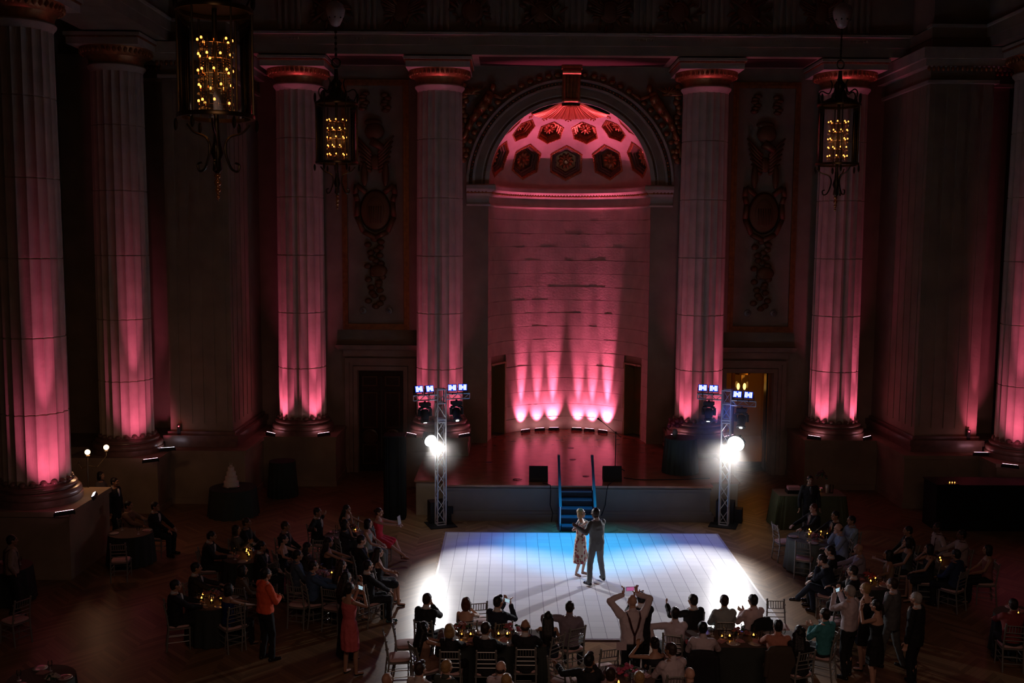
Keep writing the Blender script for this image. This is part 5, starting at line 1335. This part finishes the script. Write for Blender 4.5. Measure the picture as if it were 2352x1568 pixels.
table(tc_(15, 1300), .52, .52, False, 'at the far left edge', 1, [], [], seed=13, plates=1)
table(tc_(95, 1556), .52, .52, False, 'at the bottom left corner', 3, [], [(120, 1550, WHF, .1, .12)], seed=14, plates=3)
# buffet
bl = on_z(1788, 1215, 0); br = on_z(1945, 1217, 0); bc = V((bl.x+br.x)/2, bl.y+.45, 0); bw = (br.x-bl.x)/2
t = empty('buffet_table', bc, 0, 'long buffet table under a green cloth behind the round right-hand table', 'table')
b = MB(); rg = []
for z, gr in ((.01, 1), (.5, .5), (.9, .05), (.93, 0)):
    rg.append([((bw+.12*gr)*math.copysign(abs(math.cos(a))**.15, math.cos(a))+.02*gr*math.sin(30*a), (.42+.1*gr)*math.copysign(abs(math.sin(a))**.15, math.sin(a))+.02*gr*math.sin(30*a), z) for a in [2*PI*i/128 for i in range(128)]])
b.rings(rg); b.build('green_cloth', mat('buffet_cloth', (.085, .10, .045), .8, var=.1), t, smooth=True, ang=50)
b = MB(); b.box(-bw+.01, bw-.01, -.41, .41, .93, .936); b.build('cloth_top', mat('buffet_cloth_top', (.17, .11, .08), .8), t)
p = bc+V(-.45, -.05, .937); t = empty('serving_tray', p, 0, 'stack of folded pink napkins on a dark stand on the buffet', 'tray')
MB().box(-.2, .2, -.15, .15, 0, .10).build('stand', BLACK, t)
for k in range(3): MB().prism([(-.18, -.13), (.17, -.12), (.18, .13), (-.16, .12)], .10+.03*k, .125+.03*k).build('folded_napkin', NAPM, t)
for k, x in enumerate((-.2, -.06, .25)): candle(bc+V(x, -.1, .937), 'tiny tea light glowing on the buffet', 'tea lights on the buffet')
for k, x in enumerate((.5, .62)):
    b = MB(); b.lathe([(.05, 0), (.055, .22), (.035, .24)], n=14); o = b.build('glass_vase', TG if k else mat('pale_vase', (.4, .35, .33), .2), smooth=True, loc=bc+V(x, -.05, .937)); tag(o, ['pale cylindrical vase on the right half of the buffet', 'clear glass vase at the right end of the buffet'][k], 'vase')
flowers(bc+V(.35, .05, .937), 'tall greenery arrangement standing on the buffet', (.12, .05, .05), 30, .18, .5, 33)
# table number card
p = on_z(1444, 1497, 1.15); t = empty('table_number_card', (p.x, p.y, TOPZ+.003), 0, 'small pale card on a thin stand on the bottom-centre table', 'card')
MB().box(-.085, .085, -.002, .002, .32, .46).build('card', mat('pale_card', (.55, .45, .48), .7), t); b = MB(); b.tube((0, 0, .005), (0, 0, .33), .004, n=6); b.lathe([(.04, 0), (.04, .006)], n=14); b.build('stand', mat('silver_vase', (.5, .5, .5), .2), t)
t.location = V(C3[0]+.0, C3[1]+.35, TOPZ+.003)
# empty chairs
def echair(px, py, yaw, label, z=.47):
    q = on_z(px, py, z); chair(q.x, q.y, math.radians(yaw), label)
echair(916, 1508, -78, 'empty silver chair with pink cushion at the near left end of the front left table')
echair(934, 1478, -82, 'empty silver chair set behind the other, nearer the dance floor corner')
echair(1094, 1424, 12, 'silver chair back showing right of the woman with a round bob')
echair(1386, 1534, 18, 'silver chair back left of the braces man legs, on the bare parquet', .47)
echair(1296, 1562, -40, 'silver chair back at the bottom edge, seen from the side, near a raised hand')
echair(1787, 1440, 178, 'empty silver chair back standing at the dance floor right edge')
echair(1801, 1243, -80, 'leftmost empty silver chair with pink cushion at the round grey-green table')
echair(1847, 1281, -25, 'empty silver chair in front of the round grey-green table')
echair(690, 1385, -15, 'empty silver chair between the orange shirt man and the pink dress woman')
echair(770, 1392, -20, 'empty silver chair just left of the woman in the long black gown')
echair(550, 1428, -15, 'empty silver chair left of the orange shirt man')
echair(277, 1285, 10, 'empty silver chair at the dark left aisle table')
echair(35, 1422, 60, 'chair with pale cushion in the dark at the left edge')
echair(2065, 1300, 60, 'empty silver chair behind the woman reaching out, right group')
echair(1915, 1425, 20, 'silver chair half hidden behind the man in the teal shirt')
echair(738, 1275, 5, 'chair with a back draped in gold cloth, left group')
# jackets hung on chair backs
def jacket_on_chair(x, y, rz, col, label):
    b = MB(); rg = []
    for z, w_, d_ in ((.22, .25, .035), (.5, .27, .05), (.86, .25, .06), (.955, .20, .045), (.965, .12, .03)):
        rg.append([(w_*math.copysign(abs(math.cos(a))**.5, math.cos(a))*(1+.03*math.sin(7*a+z*9)), -.27+d_*math.sin(a), z) for a in [2*PI*i/36 for i in range(36)]])
    b.rings(rg)
    for sx in (-1, 1): b.tube((sx*.22, -.27, .88), (sx*.26, -.29, .42), .06, .045, 8)
    o = b.build('hung_jacket', cloth(col), smooth=True, loc=(x, y, 0), rotz=rz); vox(o, .015, 2); tag(o, label, 'jacket')
# ------------------------------------------------------------------ the guests
BLK = (.010, .010, .012); NAVY = (.012, .018, .04); PKS = (.60, .50, .53); WHT = (.62, .56, .56); GRY = (.10, .105, .11); LBL = (.30, .42, .55)
GRN = (.05, .06, .05)
pd = {}
# --- the dancing couple
FZ = .025
wp = on_z(1337, 1326, FZ); mp = on_z(1360, 1340, FZ)
def dressmat():
    M = bpy.data.materials.new('floral_print'); M.use_nodes = True; nt = M.node_tree; b = nt.nodes['Principled BSDF']; L = nt.links
    tc = nt.nodes.new('ShaderNodeTexCoord'); v = nt.nodes.new('ShaderNodeTexVoronoi'); v.inputs['Scale'].default_value = 11; v.inputs['Randomness'].default_value = 1
    n = nt.nodes.new('ShaderNodeTexNoise'); n.inputs['Scale'].default_value = 14; n.inputs['Detail'].default_value = 3
    ad = nt.nodes.new('ShaderNodeMath'); ad.operation = 'MULTIPLY_ADD'; ad.inputs[1].default_value = .35
    n3 = nt.nodes.new('ShaderNodeTexNoise'); n3.inputs['Scale'].default_value = 6; L.new(tc.outputs['Object'], n3.inputs[0])
    ds = nt.nodes.new('ShaderNodeVectorMath'); ds.operation = 'MULTIPLY_ADD'; ds.inputs[1].default_value = (.28, .28, .28); L.new(n3.outputs['Color'], ds.inputs[0]); L.new(tc.outputs['Object'], ds.inputs[2]); L.new(ds.outputs[0], v.inputs[0]); L.new(tc.outputs['Object'], n.inputs[0]); L.new(n.outputs['Fac'], ad.inputs[0]); L.new(v.outputs['Distance'], ad.inputs[2])
    cr = nt.nodes.new('ShaderNodeValToRGB'); e = cr.color_ramp.elements; e[0].position = .44; e[0].color = (.42, .05, .07, 1); e[1].position = .64; e[1].color = (.62, .50, .40, 1); k = cr.color_ramp.elements.new(.54); k.color = (.12, .07, .03, 1)
    L.new(ad.outputs[0], cr.inputs[0]); L.new(cr.outputs[0], b.inputs['Base Color']); b.inputs['Roughness'].default_value = .8; return M
man = person(0, 0, 'man in a dark grey suit dancing, back turned, right of the couple', 'stand', xy=(mp.x+.09, mp.y+.02), yaw=32, zf=FZ, top='suit', tc=(.13, .145, .15), bc=(.15, .165, .17), hair='short', hc='dark', skin='deep', s=1.02, hy=14, lean=3, hands=((-.44, .12, 1.36), (.06, .42, 1.12)), feet=((-.27, -.10, .075), (.24, .04, .10)), fine=True)
wm = person(0, 0, 'woman in a floral dress with blond bob, dancing left of her partner', 'stand', xy=(wp.x-.04, wp.y+.10), yaw=-118, zf=FZ, top='dress', tc=(.7, .6, .5), xtra=dressmat(), hair='bob', hc='blond', skin='light', s=.99, female=True, hy=-2, hp=-8, hands=((-.02, .36, 1.34), (.34, .18, 1.34)), feet=((-.09, .02, .10), (.10, -.06, .10)), fine=True, shoe=(.12, .06, .04))
# --- front left table
pd['A1'] = person(982, 1376, 'man in a dark suit resting chin on hand, nearest the left spotlight reflection', dy=12, top='suit', tc=BLK, hands=('lap', 'chin'), hy=-8, fine=True, cy=-10, lean=6, hc='brown')
person(1071, 1384, 'woman with a round dark bob and bare back facing the dance floor, front left table', dy=14, top='strapless', tc=(.03, .03, .035), hair='bob', hc='auburn', skin='light', female=True, hands=('lap', 'chin'), fine=True, cy=8)
pd['A3'] = person(1145, 1382, 'man in a dark suit filming sideways with a raised phone, front left table', dy=-8, top='suit', tc=NAVY, hair='quiff', hc='black', skin='light', hands=('cam', 'cam'), hy=-10, fine=True, cy=20)
phone(pd['A3'], 'dark phone held up by the dark-suited man at the front left table')
person(975, 1441, 'woman with loose dark hair and bare shoulders, left end of front left table', dy=-18, top='strapless', tc=(.22, .12, .08), hair='curly', hc='black', skin='mid', female=True, hands=('table', 'table'), fine=True, cy=-60)
person(1033, 1446, 'blond woman in a black top with her back to us, front left table', dy=6, top='tee', tc=BLK, hair='bob', hc='blond', skin='light', female=True, hands=('table', 'table'), fine=True, cy=0)
person(1117, 1443, 'man with cropped brown hair and black suit, back to us, front left table middle', dy=0, top='suit', tc=BLK, hc='brown', skin='tan', hands=('table', 'table'), hy=-18, fine=True, cy=0)
person(1207, 1437, 'balding man in a black suit with his back to us, front left table right side', dy=5, top='suit', tc=BLK, hair='bald', hc='brown', skin='mid', hands=('table', 'table'), fine=True, cy=0)
person(1259, 1417, 'woman with long straight black hair, navy dress and bare back, front left table right end', dy=10, top='dress', tc=(.012, .018, .035), hair='long', hc='black', skin='mid', female=True, hands=('table', 'lap'), fine=True, cy=45)
person(1309, 1394, 'man in a pale lilac shirt seated at the dance floor edge, front left table', dy=-4, top='shirt', tc=(.22, .18, .22), bc=BLK, hc='dark', skin='tan', hands=('over', 'lap'), fine=True, cy=30, fat=1.06)
# --- bottom edge
person(966, 1536, 'young man with ruffled brown hair and a light shirt at the bottom left edge', dy=-10, top='shirt', tc=(.5, .42, .38), bc=BLK, hair='quiff', hc='brown', skin='light', hands=('lap', 'table'), fine=True)
person(1027, 1531, 'person with short blond hair and a grey green jacket at the bottom edge', dy=-14, top='suit', tc=GRN, shirt=GRN, hair='short', hc='blond', skin='light', hands=('lap', 'lap'), fine=True)
person(889, 1562, 'bald man cut off at the bottom edge, left of the chairs', dy=0, top='suit', tc=BLK, hair='none', skin='mid', fine=True)
person(1151, 1534, 'balding man in a pink shirt in front of the front left table', dy=-10, top='shirt', tc=PKS, bc=BLK, hair='bald', hc='brown', skin='light', fine=True, hands=('lap', 'lap'))
person(1164, 1563, 'blond head just entering the bottom edge beside the balding man in pink', dy=0, top='shirt', tc=(.2, .2, .2), bc=BLK, hair='short', hc='blond', skin='light', fine=True)
person(1354, 1516, 'man in black holding a hand to his mouth beside an empty chair, bottom centre', dy=-20, top='suit', tc=BLK, shirt=BLK, hair='curly' if False else 'quiff', hc='black', skin='mid', hands=('out', 'chin'), fine=True, cy=-60)
person(1402, 1549, 'person with short brown hair at the bottom table, left of the pink flowers', dy=0, top='shirt', tc=(.3, .24, .22), bc=BLK, hc='brown', skin='light', hands=('table', 'table'), fine=True)
person(1468, 1557, 'person with smooth blond hair at the bottom table, right of the pink flowers', dy=0, top='shirt', tc=(.15, .06, .04), bc=BLK, hc='blond', skin='light', hands=('table', 'table'), fine=True)
person(1584, 1549, 'bald man at the bottom edge in front of the draped black chair', dy=6, top='shirt', tc=(.08, .07, .07), bc=BLK, hair='none', skin='light', fine=True, hands=('lap', 'lap'))
# --- standing with braces, and the man before him
pd['S'] = person(1452, 1381, 'bald man in a pink shirt and Y-shaped braces standing and photographing', 'stand', dy=8, top='susp', tc=PKS, bc=BLK, hair='none', skin='light', hands=('camup', 'camup'), hp=-4, fine=True, fat=1.18, s=1.02)
phone(pd['S'], 'reddish phone raised above the bald man in braces', emitter('phone_screen_warm', (.5, .12, .3), .8), dz=.10)
person(1472, 1372, 'man in a black suit standing just beyond the bald man in braces', 'stand', dy=0, top='suit', tc=BLK, bc=BLK, hc='black', skin='mid', hands=('cam', 'cam'), s=.98)
# --- front right table
person(1503, 1477, 'woman in a black sleeveless top with pinned-up dark hair and a raised fist', dy=10, top='tank', tc=BLK, bc=BLK, hair='bun', hc='black', skin='mid', female=True, hands=('fist', 'lap'), fine=True, cy=10, lean=6)
person(1540, 1492, 'man with brown hair and pink shirt seated beside the woman with the raised fist', dy=18, top='shirt', tc=PKS, bc=BLK, hc='brown', skin='tan', hands=('knee', 'table'), hy=22, fine=True, cy=8, fat=1.12, lean=8)
person(1550, 1408, 'man in a pink shirt with both arms spread over chair backs, front right table', dy=-6, top='shirt', tc=PKS, bc=BLK, hc='dark', skin='mid', hands=('over', 'table'), fine=True, cy=-15)
person(1591, 1378, 'man with glasses in a black suit pointing left, front right table', dy=10, top='suit', tc=BLK, hc='dark', skin='light', hands=((-.30, .34, 1.06), 'lap'), fine=True, cy=150, tw=0)
person(1663, 1379, 'man with a shaven head and pale grey shirt facing the floor, front right table', dy=-18, top='shirt', tc=(.30, .34, .34), bc=BLK, hair='short', hc='brown', skin='tan', hands=('lap', 'lap'), fine=True, cy=-2)
pd['C6'] = person(1729, 1378, 'man in a white shirt and red tie turned left, front right table', dy=-6, top='shirt', tc=(.66, .52, .54), bc=BLK, tie=(.45, .02, .04), hc='black', skin='tan', hands=('clasp', 'clasp'), fine=True, cy=35)
pd['C8'] = person(1614, 1442, 'man in a pink shirt, black jacket on his chair, front right table', dy=-20, top='shirt', tc=PKS, bc=BLK, hc='black', skin='deep', hands=('knee', 'table'), fine=True, cy=-8, lean=8)
pd['C9'] = person(1787, 1437, 'man in a checked shirt with a brown jacket on his chair, front right table', dy=-30, top='shirt', tc=(.5, .2, .14), bc=BLK, hc='black', skin='mid', hands=('table', 'table'), fine=True, cy=0)
person(1835, 1450, 'woman in black with thick curly black hair, front right table right end', dy=-35, top='suit', tc=BLK, shirt=BLK, hair='curly', hc='black', skin='mid', female=True, hands=('table', 'table'), fine=True, cy=20)
person(1894, 1411, 'man in a teal shirt turned left, at the right end of the front right table', dy=-5, top='shirt', tc=(.05, .26, .28), bc=BLK, hc='dark', skin='light', hands=('clasp', 'clasp'), fine=True, cy=60)
for k_, col, lb in (('C8', BLK, 'black jacket hung over the chair at the near side of the front right table'), ('C9', (.06, .045, .03), 'brown jacket hung over the chair of the man in the checked shirt'), ('C6', BLK, 'black jacket over the chair of the man with the red tie')):
    b_ = pd[k_]['base']; jacket_on_chair(b_.x, b_.y, math.radians({'C8': -8, 'C9': 0, 'C6': 35}[k_]), col, lb)
# --- right hand groups
person(1868, 1167, 'man in a tuxedo with pale tie at the far side of the grey-green table', dy=0, top='suit', tc=BLK, tie=(.5, .3, .3), hair='short', hc='auburn', skin='light', hands=('table', 'table'), cy=170)
person(1918, 1184, 'man in a black suit and patterned tie right of the tuxedoed man', dy=10, top='suit', tc=BLK, tie=(.12, .03, .03), hc='black', skin='tan', hands=('table', 'table'), cy=150)
person(1955, 1195, 'man in a light blue shirt standing highest at the right of the grey-green table', dy=5, top='shirt', tc=LBL, bc=BLK, hc='black', skin='tan', hands=('clasp', 'clasp'), cy=130)
person(1926, 1213, 'man in a light blue shirt leaning on his hand at the grey-green table', dy=0, top='shirt', tc=(.26, .34, .5), bc=BLK, hair='bald', hc='dark', skin='light', hands=('table', 'chin'), cy=80, lean=8)
person(1906, 1265, 'man in a black suit, white shirt and dark tie behind the man in navy', dy=0, top='suit', tc=BLK, tie=BLK, hc='black', skin='light', hands=('lap', 'lap'), cy=40)
person(1888, 1286, 'man in a navy suit leaning forward with clasped hands and crossed legs', dy=0, top='suit', tc=NAVY, hc='dark', skin='light', hands=('chin', 'knee'), lean=16, cy=60, feet=((-.05, .62, .32), (.10, .30, .08)))
person(1861, 1102, 'dark figure standing behind the buffet', 'stand', yaw=180, top='suit', tc=(.02, .02, .02), shirt=(.1, .1, .1), hc='black', skin='tan', hands=('side', 'side'))
person(1972, 1261, 'bald man in a striped grey shirt, right group far side', dy=0, top='shirt', tc=(.30, .26, .32), bc=BLK, hair='none', skin='mid', hands=('table', 'table'), cy=170)
person(2040, 1274, 'woman in a patterned top reaching her arm out, right group', dy=0, top='tank', tc=(.30, .22, .16), bc=BLK, hair='bob', hc='black', skin='mid', female=True, hands=('out', 'out'), cy=120)
person(1958, 1311, 'man in a black suit looking left with elbow on the table, right group', dy=0, top='suit', tc=BLK, hc='dark', skin='light', hands=('lap', 'table'), cy=30)
person(1987, 1352, 'blond woman in a black dress standing with her bare arm hanging', 'stand', dy=0, top='dress', tc=BLK, hair='short', hc='blond', skin='light', female=True, hands=('side', 'chest'))
pd['E5'] = person(1951, 1358, 'grey-haired man in a pink shirt standing and filming with raised arms, right group', 'stand', dy=0, top='shirt', tc=PKS, bc=BLK, hair='short', hc='grey', skin='light', hands=('cam', 'cam'), fine=True)
phone(pd['E5'], 'phone held up by the grey-haired man in pink, right group')
person(2012, 1391, 'woman in a black dress with bare back and raised clapping hands, right', 'stand', dy=12, top='strapless', tc=BLK, hair='pony', hc='black', skin='light', female=True, hands=('fist', 'fist'), fine=True)
person(2049, 1341, 'man in a grey suit striding left, right group', 'stand', dy=0, top='suit', tc=(.10, .105, .11), bc=(.12, .13, .13), shirt=(.5, .45, .5), tie=(.15, .03, .05), hc='brown', skin='light', hands=('chest', 'side'), feet=((-.10, .14, .075), (.14, -.2, .085)), fine=True)
person(2103, 1374, 'white-haired man in a black suit standing at the right', 'stand', dy=0, top='suit', tc=BLK, hc='grey', skin='light', hands=('side', 'side'), fine=True)
person(2085, 1219, 'man in dark clothes at the back of the right side tables', dy=0, top='suit', tc=BLK, shirt=GRY, hc='black', skin='tan')
person(2084, 1245, 'woman in dark green raising her bare forearm, right side tables', dy=0, top='tank', tc=GRN, bc=BLK, hair='bob', hc='black', skin='mid', female=True, hands=('lap', 'chin'))
person(2153, 1211, 'man in a white shirt with dark braces, far right tables', 'sit', dy=0, top='susp', tc=(.42, .34, .34), bc=BLK, hc='black', skin='deep', hands=('hips', 'hips'))
person(2208, 1228, 'man in a white shirt right of the man with dark braces', dy=0, top='shirt', tc=(.36, .28, .28), bc=BLK, hc='black', skin='deep', hands=('table', 'table'))
person(2133, 1260, 'woman in black with her hand at her face, far right tables', dy=0, top='dress', tc=BLK, hair='bob', hc='black', skin='mid', female=True, hands=('lap', 'chin'))
person(2195, 1273, 'man in dark blue with his back to us, far right tables', dy=-40, top='shirt', tc=(.02, .04, .10), bc=BLK, hc='black', skin='tan')
person(2268, 1262, 'dark-haired woman in a dusky pink top, far right tables', dy=0, top='tank', tc=(.30, .12, .11), bc=BLK, hair='bob', hc='black', skin='mid', female=True)
person(2327, 1388, 'man in a red shirt seated at the right edge', yaw=-10, top='shirt', tc=(.28, .05, .05), bc=BLK, hc='dark', skin='mid', hands=('table', 'table'))
# --- left hand groups
pd['O'] = person(611, 1318, 'man in a bright orange shirt and black trousers standing among the left tables', 'stand', dy=6, top='shirt', tc=(.9, .13, .05), bc=BLK, hc='black', skin='mid', hands=('chest', 'chest'), fine=True, fat=1.06, s=1.03)
pd['PW'] = person(804, 1352, 'woman in a knee-length coral pink dress standing and filming with a phone', 'stand', dy=0, top='dress', tc=(.62, .12, .13), hair='short', hc='black', skin='mid', female=True, hands=('cam', 'cam'), fine=True, fat=1.1, s=1.05)
phone(pd['PW'], 'lit phone held up by the woman in the coral pink dress')
person(796, 1326, 'woman in a floor-length black gown standing behind the woman in pink', 'stand', dy=0, top='gown', tc=BLK, hair='long', hc='black', skin='mid', female=True, hands=('chest', 'fist'), s=1.03)
person(404, 1344, 'man in a dark suit with white collar at the left of the candlelit left table', dy=0, top='suit', tc=BLK, hc='black', skin='mid', hands=('table', 'table'), cy=-70)
person(451, 1304, 'man in a dark brown suit behind the candlelit left table', dy=0, top='suit', tc=(.02, .014, .01), hc='black', skin='mid', hands=('table', 'table'), cy=-110)
person(486, 1231, 'man in a black suit reaching to the table below the wedding cake', dy=0, top='suit', tc=BLK, hc='black', skin='mid', hands=('table', 'table'), cy=-80, lean=8)
person(543, 1216, 'person in grey green with hands clasped under the chin, left group', dy=0, top='shirt', tc=(.07, .07, .05), bc=BLK, hair='bob', hc='dark', skin='mid', female=True, hands=('clasp', 'clasp'), cy=-150)
person(567, 1200, 'man in a black suit and grey tie, farthest of the left group', dy=0, top='suit', tc=BLK, shirt=(.15, .15, .15), hc='brown', skin='tan', cy=-160)
person(656, 1208, 'man in a black suit with patterned shirt looking right, left group', dy=0, top='suit', tc=BLK, shirt=(.25, .2, .22), hc='brown', skin='tan', cy=-130)
person(652, 1238, 'woman in a black dress stretching her bare arm to the right, left group', dy=0, top='strapless', tc=BLK, hair='bun', hc='black', skin='light', female=True, hands=('table', 'out'), cy=-60)
person(601, 1254, 'man in black with his back to us at the table below the cake', dy=0, top='suit', tc=BLK, hc='black', skin='tan', cy=60)
person(557, 1309, 'woman with a brown scarf beside the orange shirt man', dy=0, top='suit', tc=(.10, .06, .03), shirt=(.1, .06, .03), hair='bob', hc='black', skin='mid', female=True, cy=-20)
person(526, 1352, 'woman in a royal blue top at the candlelit left table', dy=20, top='tank', tc=(.01, .02, .12), bc=BLK, hair='bob', hc='black', skin='mid', female=True, hands=('table', 'table'), cy=40)
person(684, 1275, 'man in a slate blue shirt looking right, left group', dy=0, top='shirt', tc=(.07, .10, .15), bc=BLK, hc='black', skin='mid', cy=-60)
person(707, 1256, 'woman with long dark hair and patterned top, middle of the left group', dy=0, top='tee', tc=(.04, .03, .03), bc=BLK, hair='long', hc='black', skin='mid', female=True, cy=-100)
person(720, 1300, 'man in a blue shirt leaning over the table of the pink flowers', dy=0, top='shirt', tc=(.05, .10, .2), bc=BLK, hc='dark', skin='light', hands=('table', 'table'), cy=-60)
person(730, 1176, 'man in a black suit with his arm stretched along the next chair, back left', dy=0, top='suit', tc=BLK, hc='black', skin='tan', hands=((-.5, -.1, 1.0), (.62, .12, .98)), cy=-120)
person(797, 1169, 'woman with long black hair in a black top, back of the left group', dy=0, top='dress', tc=BLK, hair='long', hc='black', skin='mid', female=True, hands=('table', 'chin'), cy=170)
person(793, 1203, 'woman with dark hair leaning her head on her hand by two candles', dy=0, top='tee', tc=(.02, .02, .025), bc=BLK, hair='bob', hc='black', skin='mid', female=True, hands=('table', 'chin'), cy=-60)
person(846, 1202, 'woman with a dark bob and pale green sleeveless top behind the woman in red', dy=0, top='tank', tc=(.30, .36, .32), bc=(.2, .24, .22), hair='bob', hc='black', skin='light', female=True, cy=-60)
pd['H5'] = person(871, 1176, 'woman in a bright red dress with crossed bare legs holding up a tablet', dy=0, top='dress', tc=(.6, .02, .04), hair='bun', hc='brown', skin='light', female=True, hands=((-.07, .50, .93), (.09, .50, .93)), fine=True, cy=-60, feet=((-.10, .52, .10), (.16, .72, .20)), shoe=(.3, .12, .1))
tb = empty('tablet', (pd['H5']['wr'][0]+pd['H5']['wr'][1])/2+V(.06, -.01, .09), pd['H5']['yaw'], 'pale tablet held upright by the woman in the red dress', 'tablet'); tb.rotation_euler.x = .15
MB().box(-.09, .09, -.006, .004, -.12, .12).build('case', mat('tablet_case', (.5, .45, .4), .5), tb); MB().box(-.08, .08, -.008, -.006, -.11, .11).build('screen', PHONE, tb)
person(831, 1240, 'man in a black suit and yellow tie with clasped hands, left group', dy=0, top='suit', tc=BLK, tie=(.4, .28, .04), hc='black', skin='light', hands=('clasp', 'clasp'), cy=-70)
person(870, 1268, 'woman with long dark hair in a strapless black gown resting her arm on a chair', dy=0, top='strapless', tc=BLK, hair='long', hc='dark', skin='light', female=True, hands=('lap', 'out'), fine=True, cy=-50)
person(846, 1299, 'man in a black suit with polished shoes at the edge of the parquet, left group', dy=0, top='suit', tc=BLK, hc='black', skin='light', hands=('knee', 'knee'), fine=True, cy=-40, shoe=(.05, .12, .14))
person(755, 1245, 'woman in black with a bare arm bent on the table, centre of the left group', dy=0, top='strapless', tc=BLK, hair='long', hc='black', skin='mid', female=True, hands=('table', 'table'), cy=-120)
person(785, 1297, 'woman with long brown hair at the table behind the standing pair', dy=0, top='strapless', tc=(.04, .015, .01), hair='long', hc='brown', skin='light', female=True, cy=20)
person(28, 1241, 'man in a white shirt with his hands on his hips at the dark left edge', 'stand', yaw=-60, top='susp', tc=(.32, .24, .20), bc=BLK, hc='black', skin='tan', hands=('hips', 'hips'))
person(357, 1163, 'man in a black suit sitting alone at the dark left aisle', dy=0, top='suit', tc=BLK, hc='black', skin='mid', hands=('knee', 'knee'))
person(264, 1107, 'man in a black suit standing by the iron candelabrum', 'stand', dy=0, top='suit', tc=BLK, hc='black', skin='tan', hands=('side', 'side'))
person(232, 1092, 'woman in a grey top standing left of the suited man by the candelabrum', 'stand', dy=0, top='tee', tc=(.12, .10, .10), bc=BLK, hair='bob', hc='black', skin='mid', female=True, hands=('chest', 'chest'))
person(296, 1161, 'person in a pale brown top seated at the dark left aisle table', dy=0, top='shirt', tc=(.22, .13, .09), bc=BLK, hc='black', skin='mid', hands=('table', 'table'))
# ------------------------------------------------------------------ render look
w = bpy.data.worlds.new('world'); scene.world = w; w.use_nodes = True
bg = w.node_tree.nodes['Background']; bg.inputs[0].default_value = (1, .52, .30, 1); bg.inputs[1].default_value = WORLD_S
vs_ = scene.view_settings; scene.display_settings.display_device = 'sRGB'; vs_.view_transform = 'Standard'; vs_.look = 'None'; vs_.gamma = 1; vs_.exposure = 0; vs_.use_curve_mapping = False
cy = scene.cycles; cy.max_bounces = 5; cy.diffuse_bounces = 2; cy.glossy_bounces = 2; cy.volume_bounces = 0; cy.transmission_bounces = 6; cy.transparent_max_bounces = 8
cy.caustics_reflective = False; cy.caustics_refractive = False; cy.sample_clamp_indirect = 3; cy.sample_clamp_direct = 0
cy.use_denoising = True; cy.use_light_tree = True
cy.use_adaptive_sampling = True; cy.adaptive_threshold = .03; cy.volume_step_rate = 4; cy.volume_max_steps = 48
